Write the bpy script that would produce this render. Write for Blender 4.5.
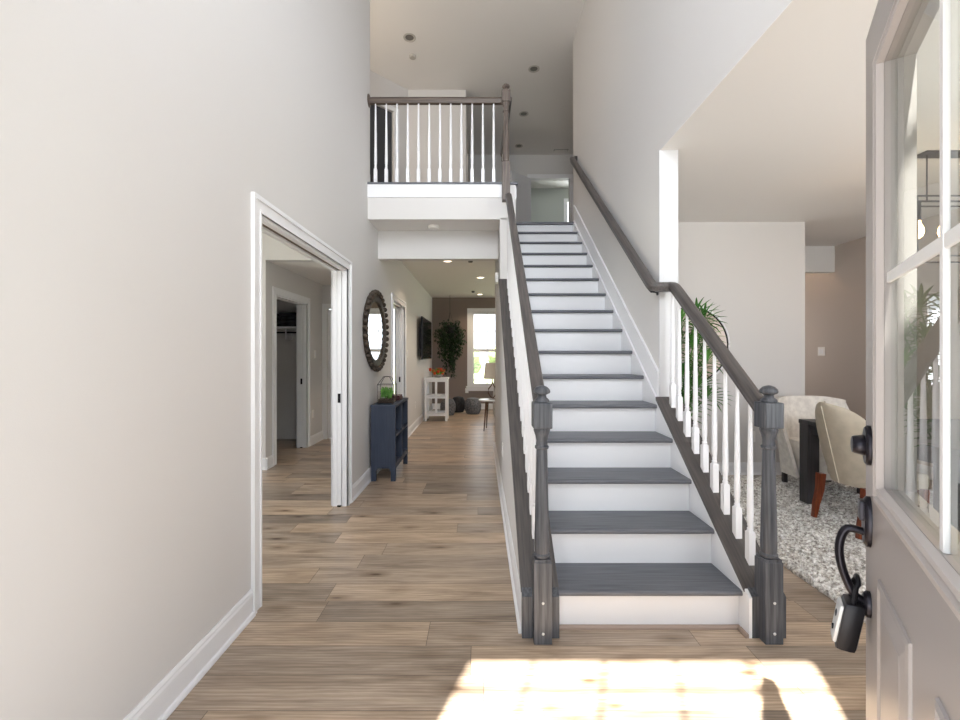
import bpy, bmesh, math, random
from mathutils import Vector, Matrix
random.seed(7)
S = bpy.context.scene
C = S.collection
for o in list(bpy.data.objects): bpy.data.objects.remove(o)

# ------------------------------------------------------------ camera, sky, sun, daylight, fill
cam = bpy.data.cameras.new('camera'); co = bpy.data.objects.new('camera', cam); C.objects.link(co)
co.location = (0, 0, 1.326); co.rotation_euler = (math.pi/2, 0, 0)
cam.sensor_width = 36; cam.lens = 16.5; cam.shift_y = -5.5/960; cam.clip_start = 0.02
S.camera = co
S.view_settings.view_transform = 'Standard'; S.view_settings.look = 'None'
S.view_settings.gamma = 1; S.view_settings.use_curve_mapping = False
S.view_settings.exposure = -0.40
W = bpy.data.worlds.new('sky'); S.world = W; W.use_nodes = True
wn = W.node_tree.nodes; wn['Background'].inputs[0].default_value = (0.86, 0.93, 1, 1); wn['Background'].inputs[1].default_value = 3.2

def lamp(kind, name, loc, direction, energy, color=(1, 1, 1), size=(1, 1)):
    l = bpy.data.lights.new(name, kind); l.energy = energy; l.color = color
    if kind == 'AREA': l.shape = 'RECTANGLE'; l.size, l.size_y = size
    o = bpy.data.objects.new(name, l); C.objects.link(o); o.location = loc
    o.rotation_euler = Vector(direction).to_track_quat('-Z', 'Y').to_euler()
    return o
sun = lamp('SUN', 'sun', (0, -5, 10), (.285, .815, -2.04), 34, (1, .97, .90)); sun.data.angle = math.radians(.6)
DAY = (.88, .935, 1)
lamp('AREA', 'daylight_door', (0.0, -.35, 1.2), (0, 1, .12), 14, DAY, (1.1, 1.9))
lamp('AREA', 'daylight_upper_window', (.08, -.7, 3.85), (0, 1, -.02), 300, DAY, (2.2, 2.2))
lamp('AREA', 'daylight_dining_window', (3.0, -1.3, 1.2), (.12, 1, .35), 270, DAY, (3.6, 2.2))
lamp('AREA', 'daylight_study_window', (-4.6, 2.6, 1.5), (1, 0, 0), 75, (.97, .98, 1), (2.0, 1.4))
lamp('AREA', 'daylight_family_window', (4.9, 8.6, 1.5), (-1, 0, 0), 50, (1, .95, .88), (2.0, 1.5))
lamp('AREA', 'daylight_family_back_window', (.4, 11.0, 2.9), (0, -1, -.9), 30, DAY, (1.1, .6))
lamp('AREA', 'daylight_bedroom_window', (2.75, 11.9, 4.6), (-.3, -1, 0), 70, DAY, (.8, 1.3))
lamp('AREA', 'fill_kitchen', (4.1, 7.38, 1.6), (.45, -1, 0), 22, (1, .92, .84), (.8, 1.2))  # added unseen fill that brightens the wall beyond the dining room
lamp('AREA', 'fill_loft', (-2.95, 5.7, 4.5), (1, .1, .1), 95, (1, .86, .69), (1.4, 1.3))  # added warm fill for the upstairs, no known window there

# ------------------------------------------------------------ materials
def mat(name, color=(.8, .8, .8), rough=.5, metal=0, spec=.5, bump=None, emis=None, coat=0):
    m = bpy.data.materials.new(name); m.use_nodes = True
    nt = m.node_tree; b = nt.nodes['Principled BSDF']
    b.inputs['Base Color'].default_value = (*color, 1); b.inputs['Roughness'].default_value = rough
    b.inputs['Metallic'].default_value = metal; b.inputs['Specular IOR Level'].default_value = spec
    b.inputs['Coat Weight'].default_value = coat
    if emis: b.inputs['Emission Color'].default_value = (*emis[0], 1); b.inputs['Emission Strength'].default_value = emis[1]
    if bump:
        tc = nt.nodes.new('ShaderNodeTexCoord'); n = nt.nodes.new('ShaderNodeTexNoise'); n.inputs['Scale'].default_value = bump[0]
        bp = nt.nodes.new('ShaderNodeBump'); bp.inputs['Strength'].default_value = bump[1]; bp.inputs['Distance'].default_value = .003
        nt.links.new(tc.outputs['Object'], n.inputs['Vector']); nt.links.new(n.outputs['Fac'], bp.inputs['Height']); nt.links.new(bp.outputs['Normal'], b.inputs['Normal'])
    return m
def ramp(nt, stops):
    r = nt.nodes.new('ShaderNodeValToRGB'); e = r.color_ramp.elements
    while len(e) < len(stops): e.new(.5)
    for k, (p, c) in enumerate(stops): e[k].position = p; e[k].color = (*c, 1)
    return r
def mottled(name, c0, c1, scale, rough=.7, bump=.3, stretch=(1, 1, 1), detail=4, p=(.35, .65), spec=.4, dist=.002):
    m = mat(name, c0, rough, spec=spec); nt = m.node_tree; b = nt.nodes['Principled BSDF']; L = nt.links.new
    tc = nt.nodes.new('ShaderNodeTexCoord'); mp = nt.nodes.new('ShaderNodeMapping'); mp.inputs['Scale'].default_value = stretch
    n = nt.nodes.new('ShaderNodeTexNoise'); n.inputs['Scale'].default_value = scale; n.inputs['Detail'].default_value = detail
    r = ramp(nt, [(p[0], c0), (p[1], c1)]); bp = nt.nodes.new('ShaderNodeBump'); bp.inputs['Strength'].default_value = bump; bp.inputs['Distance'].default_value = dist
    L(tc.outputs['Object'], mp.inputs[0]); L(mp.outputs[0], n.inputs['Vector']); L(n.outputs['Fac'], r.inputs[0]); L(r.outputs[0], b.inputs['Base Color'])
    L(n.outputs['Fac'], bp.inputs['Height']); L(bp.outputs[0], b.inputs['Normal'])
    return m
def plank_mat():
    m = mat('plank_floor', rough=.32, spec=.5); nt = m.node_tree; b = nt.nodes['Principled BSDF']; L = nt.links.new
    tc = nt.nodes.new('ShaderNodeTexCoord')
    br = nt.nodes.new('ShaderNodeTexBrick'); br.offset = 0; br.offset_frequency = 1; br.squash = 1
    br.inputs['Color1'].default_value = (0, 0, 0, 1); br.inputs['Color2'].default_value = (1, 1, 1, 1); br.inputs['Mortar'].default_value = (0, 0, 0, 1)
    br.inputs['Scale'].default_value = 1; br.inputs['Brick Width'].default_value = 1.25; br.inputs['Row Height'].default_value = .182
    br.inputs['Mortar Size'].default_value = .0014; br.inputs['Mortar Smooth'].default_value = .3; br.inputs['Bias'].default_value = 0
    sx = nt.nodes.new('ShaderNodeSeparateXYZ'); L(tc.outputs['Object'], sx.inputs[0])
    def mth(op, a, v=None):
        n = nt.nodes.new('ShaderNodeMath'); n.operation = op; L(a, n.inputs[0])
        if v is not None:
            if isinstance(v, (int, float)): n.inputs[1].default_value = v
            else: L(v, n.inputs[1])
        return n.outputs[0]
    row = mth('FLOOR', mth('DIVIDE', sx.outputs[1], .182)); wn_ = nt.nodes.new('ShaderNodeTexWhiteNoise'); wn_.noise_dimensions = '1D'; L(row, wn_.inputs['W'])
    xo = mth('ADD', sx.outputs[0], mth('MULTIPLY', wn_.outputs['Value'], 7.3)); cx = nt.nodes.new('ShaderNodeCombineXYZ'); L(xo, cx.inputs[0]); L(sx.outputs[1], cx.inputs[1])
    L(cx.outputs[0], br.inputs['Vector'])
    # each plank shifts its own grain
    sc = nt.nodes.new('ShaderNodeVectorMath'); sc.operation = 'SCALE'; sc.inputs['Scale'].default_value = 13.7
    L(br.outputs['Color'], sc.inputs[0])
    ad = nt.nodes.new('ShaderNodeVectorMath'); L(tc.outputs['Object'], ad.inputs[0]); L(sc.outputs[0], ad.inputs[1])
    mp = nt.nodes.new('ShaderNodeMapping'); mp.inputs['Scale'].default_value = (.75, 5.5, 1); L(ad.outputs[0], mp.inputs[0])
    n1 = nt.nodes.new('ShaderNodeTexNoise'); n1.inputs['Scale'].default_value = 2.2; n1.inputs['Detail'].default_value = 7; n1.inputs['Roughness'].default_value = .62; n1.inputs['Distortion'].default_value = .6
    L(mp.outputs[0], n1.inputs['Vector'])
    mp2 = nt.nodes.new('ShaderNodeMapping'); mp2.inputs['Scale'].default_value = (3, 70, 1); L(ad.outputs[0], mp2.inputs[0])
    n2 = nt.nodes.new('ShaderNodeTexNoise'); n2.inputs['Scale'].default_value = 2; n2.inputs['Detail'].default_value = 4
    L(mp2.outputs[0], n2.inputs['Vector'])
    r = ramp(nt, [(.25, (.21, .153, .114)), (.42, (.36, .283, .222)), (.56, (.47, .38, .305)), (.78, (.58, .48, .39))])
    L(n1.outputs['Fac'], r.inputs[0])
    rt = ramp(nt, [(0, (.62, .61, .60)), (.5, (.93, .90, .86)), (1, (1.2, 1.11, .98))]); L(br.outputs['Color'], rt.inputs[0])
    mx = nt.nodes.new('ShaderNodeMix'); mx.data_type = 'RGBA'; mx.blend_type = 'MULTIPLY'; mx.inputs[0].default_value = 1
    L(r.outputs[0], mx.inputs[6]); L(rt.outputs[0], mx.inputs[7])
    # cathedral grain lines and knots
    mp4 = nt.nodes.new('ShaderNodeMapping'); mp4.inputs['Scale'].default_value = (.9, 6.5, 1); L(ad.outputs[0], mp4.inputs[0])
    wv = nt.nodes.new('ShaderNodeTexWave'); wv.wave_type = 'BANDS'; wv.bands_direction = 'Y'; wv.inputs['Scale'].default_value = 2.6; wv.inputs['Distortion'].default_value = 7; wv.inputs['Detail'].default_value = 2.5; wv.inputs['Detail Scale'].default_value = .9
    L(mp4.outputs[0], wv.inputs['Vector']); rw = ramp(nt, [(.0, (.82, .80, .78)), (.35, (1, 1, 1)), (.9, (1, 1, 1)), (1, (1.15, 1.15, 1.14))]); L(wv.outputs['Fac'], rw.inputs[0])
    mp3 = nt.nodes.new('ShaderNodeMapping'); mp3.inputs['Scale'].default_value = (2.6, 7.0, 1); L(ad.outputs[0], mp3.inputs[0])
    vo = nt.nodes.new('ShaderNodeTexVoronoi'); vo.inputs['Scale'].default_value = 1.0; vo.inputs['Randomness'].default_value = 1; L(mp3.outputs[0], vo.inputs['Vector'])
    rk = ramp(nt, [(.04, (.34, .28, .24)), (.11, (.70, .66, .62)), (.30, (1, 1, 1))]); L(vo.outputs['Distance'], rk.inputs[0])
    ma = nt.nodes.new('ShaderNodeMix'); ma.data_type = 'RGBA'; ma.blend_type = 'MULTIPLY'; ma.inputs[0].default_value = 1; L(mx.outputs[2], ma.inputs[6]); L(rw.outputs[0], ma.inputs[7])
    mb = nt.nodes.new('ShaderNodeMix'); mb.data_type = 'RGBA'; mb.blend_type = 'MULTIPLY'; mb.inputs[0].default_value = 1; L(ma.outputs[2], mb.inputs[6]); L(rk.outputs[0], mb.inputs[7]); mx = mb
    r2 = ramp(nt, [(.35, (.84, .84, .84)), (.6, (1.05, 1.05, 1.05))]); L(n2.outputs['Fac'], r2.inputs[0])
    mx2 = nt.nodes.new('ShaderNodeMix'); mx2.data_type = 'RGBA'; mx2.blend_type = 'MULTIPLY'; mx2.inputs[0].default_value = 1
    L(mx.outputs[2], mx2.inputs[6]); L(r2.outputs[0], mx2.inputs[7])
    mx3 = nt.nodes.new('ShaderNodeMix'); mx3.data_type = 'RGBA'; mx3.inputs[7].default_value = (.1, .07, .05, 1)
    L(br.outputs['Fac'], mx3.inputs[0]); L(mx2.outputs[2], mx3.inputs[6]); L(mx3.outputs[2], b.inputs['Base Color'])
    bp = nt.nodes.new('ShaderNodeBump'); bp.inputs['Strength'].default_value = .25; bp.inputs['Distance'].default_value = .0015
    L(n2.outputs['Fac'], bp.inputs['Height']); L(bp.outputs[0], b.inputs['Normal'])
    return m
def grain(name, c0, c1, axis, rough=.42):
    st = {'x': (1.2, 26, 26), 'y': (26, 1.2, 26), 'z': (26, 26, 1.2)}[axis]
    return mottled(name, c0, c1, 3.2, rough, .25, st, 5, (.3, .68))
def grain_slope(name, c0, c1, rough=.42):
    m = grain(name, c0, c1, 'y', rough); nt = m.node_tree
    mp = next(n for n in nt.nodes if n.type == 'MAPPING'); tc = next(n for n in nt.nodes if n.type == 'TEX_COORD')
    r = nt.nodes.new('ShaderNodeMapping'); r.inputs['Rotation'].default_value = (-math.atan(.194/.254), 0, 0)
    nt.links.new(tc.outputs['Object'], r.inputs[0]); nt.links.new(r.outputs[0], mp.inputs[0]); return m
def glass_mat(name, ior=1.5, tint=(1, 1, 1), rough=0.0):
    m = bpy.data.materials.new(name); m.use_nodes = True; nt = m.node_tree; nt.nodes.clear(); L = nt.links.new
    out = nt.nodes.new('ShaderNodeOutputMaterial'); mx = nt.nodes.new('ShaderNodeMixShader'); fr = nt.nodes.new('ShaderNodeFresnel'); fr.inputs[0].default_value = ior
    t = nt.nodes.new('ShaderNodeBsdfTransparent'); t.inputs[0].default_value = (*tint, 1); g = nt.nodes.new('ShaderNodeBsdfGlossy'); g.inputs['Roughness'].default_value = rough
    geo = nt.nodes.new('ShaderNodeNewGeometry'); fm = nt.nodes.new('ShaderNodeMath'); fm.operation = 'SUBTRACT'; fm.inputs[0].default_value = 1; L(geo.outputs['Backfacing'], fm.inputs[1])
    f2 = nt.nodes.new('ShaderNodeMath'); f2.operation = 'MULTIPLY'; L(fr.outputs[0], f2.inputs[0]); L(fm.outputs[0], f2.inputs[1])
    L(f2.outputs[0], mx.inputs[0]); L(t.outputs[0], mx.inputs[1]); L(g.outputs[0], mx.inputs[2]); L(mx.outputs[0], out.inputs[0])
    return m
M = dict(
    wall=mat('greige_paint', (.66, .642, .632), .7, bump=(300, .08)),
    taupe=mat('shaded_greige_paint', (.235, .185, .165), .7, bump=(300, .08)),  # wall paint darkened, the shade at the hall's end put into its colour
    taupe2=mat('warm_taupe_wall', (.56, .49, .44), .7, bump=(300, .08)),  # even wall tone, warmer and slightly darker than the greige
    ceil=mat('ceiling_paint', (.80, .775, .75), .8, bump=(200, .06)),
    white=mat('white_trim', (.81, .81, .83), .38),
    satin=mat('white_satin', (.82, .82, .84), .3),
    floor=plank_mat(),
    upfloor=mat('upper_floor', (.3, .24, .18), .5),
    woodx=grain('stained_wood_across', (.088, .094, .112), (.155, .160, .180), 'x'),
    woody=grain('stained_wood_along', (.055, .050, .050), (.115, .102, .096), 'y'),
    railb=grain('stained_rail_brown', (.062, .045, .036), (.14, .105, .085), 'x'),
    railbz=grain('stained_post_brown', (.060, .046, .040), (.17, .135, .115), 'z'),
    woods=grain_slope('stained_wood_sloping', (.058, .053, .054), (.115, .100, .094)),
    woodz=grain('stained_wood_upright', (.040, .044, .054), (.122, .125, .138), 'z'),
    shoe=mat('shoe_molding', (.36, .27, .22), .5),
    black=mat('black_metal', (.012, .012, .016), .35, .6),
    bronze=mat('bronze_black', (.02, .018, .025), .28, .7),
    ring=mat('ring_grey', (.5, .47, .43), .5),
    darkvoid=mat('can_inner', (.16, .15, .135), .6),
    navy=grain('navy_paint', (.034, .045, .074), (.046, .060, .095), 'z', .5),
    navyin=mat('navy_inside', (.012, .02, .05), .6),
    doorp=mat('greige_door_paint', (.36, .33, .325), .32),
    doorm=mat('door_moulding', (.50, .46, .455), .3),
    glass=glass_mat('pane_glass', 1.65, (.97, 1, .98)),
    clear=glass_mat('clear_glass', 1.4),
    mirror=mat('mirror_silver', (.9, .9, .9), .02, 1),
    tan=mottled('tan_leather', (.46, .40, .31), (.54, .47, .37), 14, .55, .2),
    cream=mottled('cream_fabric', (.66, .62, .57), (.80, .76, .70), 22, .85, .35),
    cherry=grain('cherry_wood', (.11, .022, .008), (.24, .055, .018), 'z', .3),
    espresso=grain('espresso_wood', (.028, .026, .028), (.06, .056, .06), 'z', .45),
    leaf=mottled('palm_leaf', (.03, .11, .02), (.10, .28, .05), 9, .45, 0),
    ivy=mottled('ivy_leaf', (.008, .022, .008), (.03, .07, .02), 9, .5, 0),
    bright=mottled('moss_leaf', (.07, .24, .03), (.22, .5, .08), 12, .5, 0),
    red=mat('red_bloom', (.75, .09, .02), .5),
    soil=mat('soil', (.04, .025, .015), .9),
    pot=mat('clay_pot', (.35, .33, .31), .6),
    maroon=mat('maroon_cover', (.07, .012, .02), .5),
    tv=mat('tv_screen', (.008, .008, .010), .12),
    shade=mat('lampshade_linen', (.55, .50, .43), .8),
    lightgrey=mottled('grey_upholstery', (.40, .39, .38), (.5, .49, .47), 30, .9, .3),
    darkfab=mottled('charcoal_pouf', (.012, .012, .014), (.03, .03, .033), 20, .8, .3),
    greyfab=mottled('grey_pouf', (.07, .072, .078), (.17, .17, .18), 30, .8, .3),
    iron=mottled('burnt_wood_frame', (.018, .013, .010), (.085, .064, .048), 30, .55, .5, dist=.004),
    plate=mat('switch_plate', (.82, .8, .77), .35),
    grass=mottled('lawn', (.30, .34, .20), (.38, .42, .27), 2, .9, .2),
    tree=mottled('tree_leaves', (.26, .33, .18), (.42, .48, .30), 5, .8, .3),
    bark=mat('bark', (.12, .08, .05), .9),
    concrete=mat('porch_concrete', (.5, .49, .46), .8),
    bulb=mat('warm_bulb', (1, .8, .5), .4, emis=((1, .62, .28), 14)),
    led=mat('lit_diffuser', (1, .9, .8), .4, emis=((1, .80, .58), 8)),
    silver=mat('silver_plastic', (.62, .63, .64), .35, .3),
    brown=mat('walnut', (.10, .05, .025), .4),
    hang=mottled('dark_clothes', (.01, .01, .014), (.05, .05, .06), 8, .9, .3),
)
def rug_mat():
    m = mat('shag_rug', rough=.95, spec=.1); nt = m.node_tree; b = nt.nodes['Principled BSDF']; L = nt.links.new
    tc = nt.nodes.new('ShaderNodeTexCoord'); v = nt.nodes.new('ShaderNodeTexNoise'); v.inputs['Scale'].default_value = 42; v.inputs['Detail'].default_value = 3; v.inputs['Roughness'].default_value = .7
    r = ramp(nt, [(.36, (.26, .235, .21)), (.5, (.60, .57, .53)), (.62, (.86, .84, .81))])
    L(tc.outputs['Object'], v.inputs['Vector']); L(v.outputs['Fac'], r.inputs[0]); L(r.outputs[0], b.inputs['Base Color'])
    return m
M['rug'] = rug_mat()

# ------------------------------------------------------------ helpers
def B(): return bmesh.new()
def box(bm, x0, x1, y0, y1, z0, z1, bev=0):
    r = bmesh.ops.create_cube(bm, size=1)
    vs = r['verts']
    for v in vs: v.co = Vector(((x0+x1)/2+v.co.x*(x1-x0), (y0+y1)/2+v.co.y*(y1-y0), (z0+z1)/2+v.co.z*(z1-z0)))
    if bev:
        es = list({e for v in vs for e in v.link_edges})
        bmesh.ops.bevel(bm, geom=es, offset=bev, segments=2, affect='EDGES', profile=.6)
    return bm
def prism(bm, pts, axis, a, b, bev=0):
    """pts polygon in the two other axes; extruded from a to b along axis"""
    def mk(p, t): return {'x': (t, p[0], p[1]), 'y': (p[0], t, p[1]), 'z': (p[0], p[1], t)}[axis]
    va = [bm.verts.new(mk(p, a)) for p in pts]; vb = [bm.verts.new(mk(p, b)) for p in pts]
    n = len(pts); bm.faces.new(va); bm.faces.new(vb[::-1])
    for i in range(n): bm.faces.new((va[i], vb[i], vb[(i+1) % n], va[(i+1) % n]))
    return bm
def lathe(bm, prof, cx, cy, seg=16, z0=0, sq=None):
    rings = []
    for r, z in prof:
        rings.append([bm.verts.new((cx+r*math.cos(2*math.pi*k/seg), cy+r*math.sin(2*math.pi*k/seg), z0+z)) for k in range(seg)])
    for a, b in zip(rings, rings[1:]):
        for k in range(seg): bm.faces.new((a[k], a[(k+1) % seg], b[(k+1) % seg], b[k]))
    bm.faces.new(rings[0][::-1]); bm.faces.new(rings[-1])
    return bm
def sweep(bm, prof, pts, closed=False, up=Vector((0, 0, 1)), scale=None):
    pts = [Vector(p) for p in pts]; rings = []; n = len(pts)
    for i, p in enumerate(pts):
        if closed: t = pts[(i+1) % n]-pts[i-1]
        else:
            t1 = (pts[min(i+1, n-1)]-pts[max(i, 0)]) if i < n-1 else pts[i]-pts[i-1]
            t0 = (pts[i]-pts[i-1]) if i > 0 else t1
            t = t0.normalized()+t1.normalized()
        t.normalize(); s = t.cross(up)
        if s.length < 1e-4: s = t.cross(Vector((0, 1, 0)))
        s.normalize(); u = s.cross(t)
        k = scale[i] if scale else 1
        rings.append([bm.verts.new(p+s*a*k+u*b*k) for a, b in prof])
    m = len(prof); R = list(zip(rings, rings[1:]))
    if closed: R.append((rings[-1], rings[0]))
    for a, b in R:
        for k in range(m): bm.faces.new((a[k], a[(k+1) % m], b[(k+1) % m], b[k]))
    if not closed: bm.faces.new(rings[0][::-1]); bm.faces.new(rings[-1])
    return bm
def circ(r, n=8): return [(r*math.cos(2*math.pi*k/n), r*math.sin(2*math.pi*k/n)) for k in range(n)]
def tube(bm, pts, r, n=8, closed=False, scale=None, up=Vector((0, 0, 1))): return sweep(bm, circ(r, n), pts, closed, scale=scale, up=up)
def shell(bm, fn, nu, nv, th):
    """closed slab over fn(u,v); th thickness along the surface normal (number or function)"""
    P = [[Vector(fn(i/nu, j/nv)) for j in range(nv+1)] for i in range(nu+1)]
    def nrm(i, j):
        a = P[min(i+1, nu)][j]-P[max(i-1, 0)][j]; b = P[i][min(j+1, nv)]-P[i][max(j-1, 0)]
        n = a.cross(b); return n.normalized() if n.length > 1e-9 else Vector((0, 0, 1))
    A = [[bm.verts.new(P[i][j]) for j in range(nv+1)] for i in range(nu+1)]
    Bk = [[bm.verts.new(P[i][j]+nrm(i, j)*(th(i/nu, j/nv) if callable(th) else th)) for j in range(nv+1)] for i in range(nu+1)]
    for i in range(nu):
        for j in range(nv):
            bm.faces.new((A[i][j], A[i+1][j], A[i+1][j+1], A[i][j+1])); bm.faces.new((Bk[i][j], Bk[i][j+1], Bk[i+1][j+1], Bk[i+1][j]))
    for i in range(nu):
        bm.faces.new((A[i][0], Bk[i][0], Bk[i+1][0], A[i+1][0])); bm.faces.new((A[i][nv], A[i+1][nv], Bk[i+1][nv], Bk[i][nv]))
    for j in range(nv):
        bm.faces.new((A[0][j], A[0][j+1], Bk[0][j+1], Bk[0][j])); bm.faces.new((A[nu][j], Bk[nu][j], Bk[nu][j+1], A[nu][j+1]))
    return bm
def ball(bm, c, r, sx=1, sy=1, sz=1, sub=2):
    q = bmesh.ops.create_icosphere(bm, subdivisions=sub, radius=1)
    for v in q['verts']: v.co = Vector((c[0]+v.co.x*r*sx, c[1]+v.co.y*r*sy, c[2]+v.co.z*r*sz))
    return bm
def leafcard(bm, base, tip, w, bend=0.15, fold=.25):
    """a slim folded leaf blade with thickness at its midrib"""
    base = Vector(base); tip = Vector(tip); d = tip-base; s = d.cross(Vector((0, 0, 1)))
    if s.length < 1e-5: s = Vector((1, 0, 0))
    s.normalize(); up = s.cross(d).normalized()
    L = [(.0, .12), (.3, .9), (.6, 1), (.85, .55), (1, .03)]
    mid = [base+d*t+up*(math.sin(t*math.pi)*bend*d.length) for t, k in L]
    c = [bm.verts.new(p) for p in mid]; a = [bm.verts.new(p+s*w*.5*k+up*w*fold*k) for p, (t, k) in zip(mid, L)]; b = [bm.verts.new(p-s*w*.5*k+up*w*fold*k) for p, (t, k) in zip(mid, L)]
    for i in range(4): bm.faces.new((c[i], c[i+1], a[i+1], a[i])); bm.faces.new((c[i], b[i], b[i+1], c[i+1]))
def obj(name, bm, m, parent=None, smooth=False, label=None, loc=None):
    bmesh.ops.recalc_face_normals(bm, faces=bm.faces)
    me = bpy.data.meshes.new(name); bm.to_mesh(me); bm.free()
    me.materials.append(M[m] if isinstance(m, str) else m)
    if smooth:
        for p in me.polygons: p.use_smooth = True
        try: me.set_sharp_from_angle(angle=math.radians(38))
        except Exception: pass
    o = bpy.data.objects.new(name, me); C.objects.link(o)
    if loc: o.location = loc
    if parent:
        o.parent = parent; o.matrix_parent_inverse = world_of(parent).inverted() if parent.get('_w') else Matrix()
        if parent.get('_w'): pass
    if label: o['label'] = label
    return o
def world_of(o):
    m = Matrix.Translation(o.location) @ o.rotation_euler.to_matrix().to_4x4()
    return m
def tag(o, label, cat, group=None):
    o['label'] = label; o['category'] = cat
    if group: o['group'] = group
    return o
def struct(name, bm, m, parent=None, smooth=False):
    o = obj(name, bm, m, parent, smooth); o['kind'] = 'structure'; return o
def thing(name, label, cat, loc=(0, 0, 0), group=None, rotz=0):
    """Empty at the thing's base; parts are given in local coordinates"""
    o = bpy.data.objects.new(name, None); C.objects.link(o); o.location = loc; o.rotation_euler = (0, 0, rotz); o.empty_display_size = .1
    return tag(o, label, cat, group)
def dup(root, loc, label=None, group=None, rotz=None):
    r = root.copy(); C.objects.link(r); r.location = loc
    if rotz is not None: r.rotation_euler = (0, 0, rotz)
    if label: r['label'] = label
    if group: r['group'] = group
    for ch in list(root.children):
        c = ch.copy(); C.objects.link(c); c.parent = r
        for g in list(ch.children):
            d = g.copy(); C.objects.link(d); d.parent = c
    return r
def copy_part(o, parent, loc):
    c = o.copy(); C.objects.link(c); c.parent = parent; c.location = loc
    for g in list(o.children):
        d = g.copy(); C.objects.link(d); d.parent = c
    return c

# ------------------------------------------------------------ numbers of the place
R_, RUN, N0 = .194, .254, 2.103
SL = R_/RUN
XW = -1.165            # left wall face
H1, HD, H2, F2 = 2.74, 2.79, 5.67, 3.104
def nose(y): return R_+(y-N0)*SL

# ------------------------------------------------------------ structure
struct('floor', box(B(), -4.6, 5.0, .0, 10.9, -.1, 0), 'floor')
# left wall of the foyer and hall (two cased openings)
b = B()
for a0, a1, z0, z1 in ((.05, 2.32, 0, H2), (2.32, 3.86, 2.07, H2), (3.86, 4.66, 0, H2), (4.66, 5.84, 0, H1), (5.84, 6.75, 2.05, H1), (6.75, 10.82, 0, H1)):
    box(b, XW-.125, XW, a0, a1, z0, z1)
struct('wall_left', b, 'wall')
# front wall with the entrance opening, the tall window above it and the dining window
b = B()
box(b, XW-.125, -.56, .05, .2, 0, 2.95); box(b, -.56, .41, .05, .2, 2.075, 2.95); box(b, .41, 1.29, .05, .2, 0, 2.95)
box(b, -1.165, -.70, .05, .2, 2.075, H2); box(b, .84, 1.41, .05, .2, 2.95, H2); box(b, -.70, .84, .05, .2, 4.62, H2)
box(b, 1.29, 1.9, .05, .2, 0, 2.95); box(b, 4.1, 4.91, .05, .2, 0, 2.95); box(b, 1.9, 4.1, .05, .2, 0, .8); box(b, 1.9, 4.1, .05, .2, 2.35, 2.95)
struct('wall_front', b, 'wall')
# transom window grid above the door
b = B(); WX0, WX1, WZ0, WZ1 = -.70, .84, 2.95, 4.62
wr = struct('window_1', (lambda b: (box(b, WX0, WX0+.03, .09, .13, WZ0, WZ1), box(b, WX1-.03, WX1, .09, .13, WZ0, WZ1), box(b, WX0, WX1, .09, .13, WZ0, WZ0+.03), box(b, WX0, WX1, .09, .13, WZ1-.03, WZ1), b)[-1])(B()), 'white')
b2 = B()
for k in range(1, 5): box(b2, WX0+k*(WX1-WX0)/5-.006, WX0+k*(WX1-WX0)/5+.006, .1, .12, WZ0+.03, WZ1-.03)
for z in (3.5, 4.07): box(b2, WX0+.03, WX1-.03, .1, .12, z-.005, z+.005)
obj('muntins', b2, 'white', wr)
b = B()
for x in (1.9, 2.98, 4.06): box(b, x, x+.04, .1, .15, .8, 2.35)
for z in (.8, 1.55, 2.31): box(b, 1.9, 4.1, .1, .15, z, z+.04)
struct('window_2', b, 'white')
struct('wall_study_left', box(box(box(box(B(), -4.5, -4.38, .0, 1.6, 0, H1), -4.5, -4.38, 3.6, 7, 0, H1), -4.5, -4.38, 1.6, 3.6, 0, .8), -4.5, -4.38, 1.6, 3.6, 2.2, H1), 'wall')
struct('wall_study_front', box(B(), -4.38, XW-.125, .05, .2, 0, H1), 'wall')
struct('wall_study_back', box(box(B(), -4.38, -2.47, 5.07, 5.19, 0, H1), -2.47, XW-.125, 5.07, 5.19, 2.415, H1), 'wall')
b = B(); box(b, -2.6, -2.47, 5.19, 5.31, 0, 2.415); box(b, -2.6, -2.47, 6.27, 6.9, 0, 2.415); box(b, -2.6, -2.47, 5.31, 6.27, 2.05, 2.415)
struct('wall_closet', b, 'wall')
struct('wall_passage_back', box(box(B(), -4.38, -2.40, 6.9, 7.0, 0, H1), -2.40, XW-.125, 6.9, 7.0, 2.05, H1), 'wall')
struct('ceiling_study', box(box(B(), -4.38, XW-.125, .2, 5.07, H1, H1+.05), -4.38, XW-.125, 5.19, 6.9, 2.415, 2.465), 'ceil')
# stair side walls
b = B(); prism(b, [(2.09, 0), (4.57, 0), (4.57, nose(4.57)+.005), (2.09, nose(2.09)+.005)], 'x', .208, .352); struct('wall_stair_left', b, 'wall')
struct('wall_under_balcony', box(B(), .208, .37, 4.57, 5.99, 0, H1), 'wall')
struct('wall_stair_back', box(B(), .37, 1.29, 5.96, 6.04, 0, H1), 'wall')
b = B(); prism(b, [(2.09, 0), (3.15, 0), (3.15, nose(3.15)+.005), (2.09, nose(2.09)+.005)], 'x', 1.272, 1.41); struct('wall_stair_rail', b, 'wall')
b = B(); box(b, 1.29, 1.41, 3.16, 6.1, 0, H2); box(b, 1.29, 1.41, .2, 3.16, HD, H2); struct('wall_right', b, 'wall')
struct('trim_1', box(B(), 1.283, 1.417, 3.145, 3.16, nose(3.15)+.03, HD), mat('dimmed_trim_white', (.62, .62, .63), .5))  # trim white darkened in colour to offset the strong light on this end
struct('wall_dining_back', box(B(), 1.41, 3.59, 4.86, 4.98, 0, HD), 'wall')
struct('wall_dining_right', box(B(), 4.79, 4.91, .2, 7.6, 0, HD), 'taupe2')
struct('wall_kitchen_back', box(box(B(), 3.59, 4.79, 7.4, 7.5, 0, HD), 3.47, 3.59, 4.98, 7.5, 0, HD), 'taupe')
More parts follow.
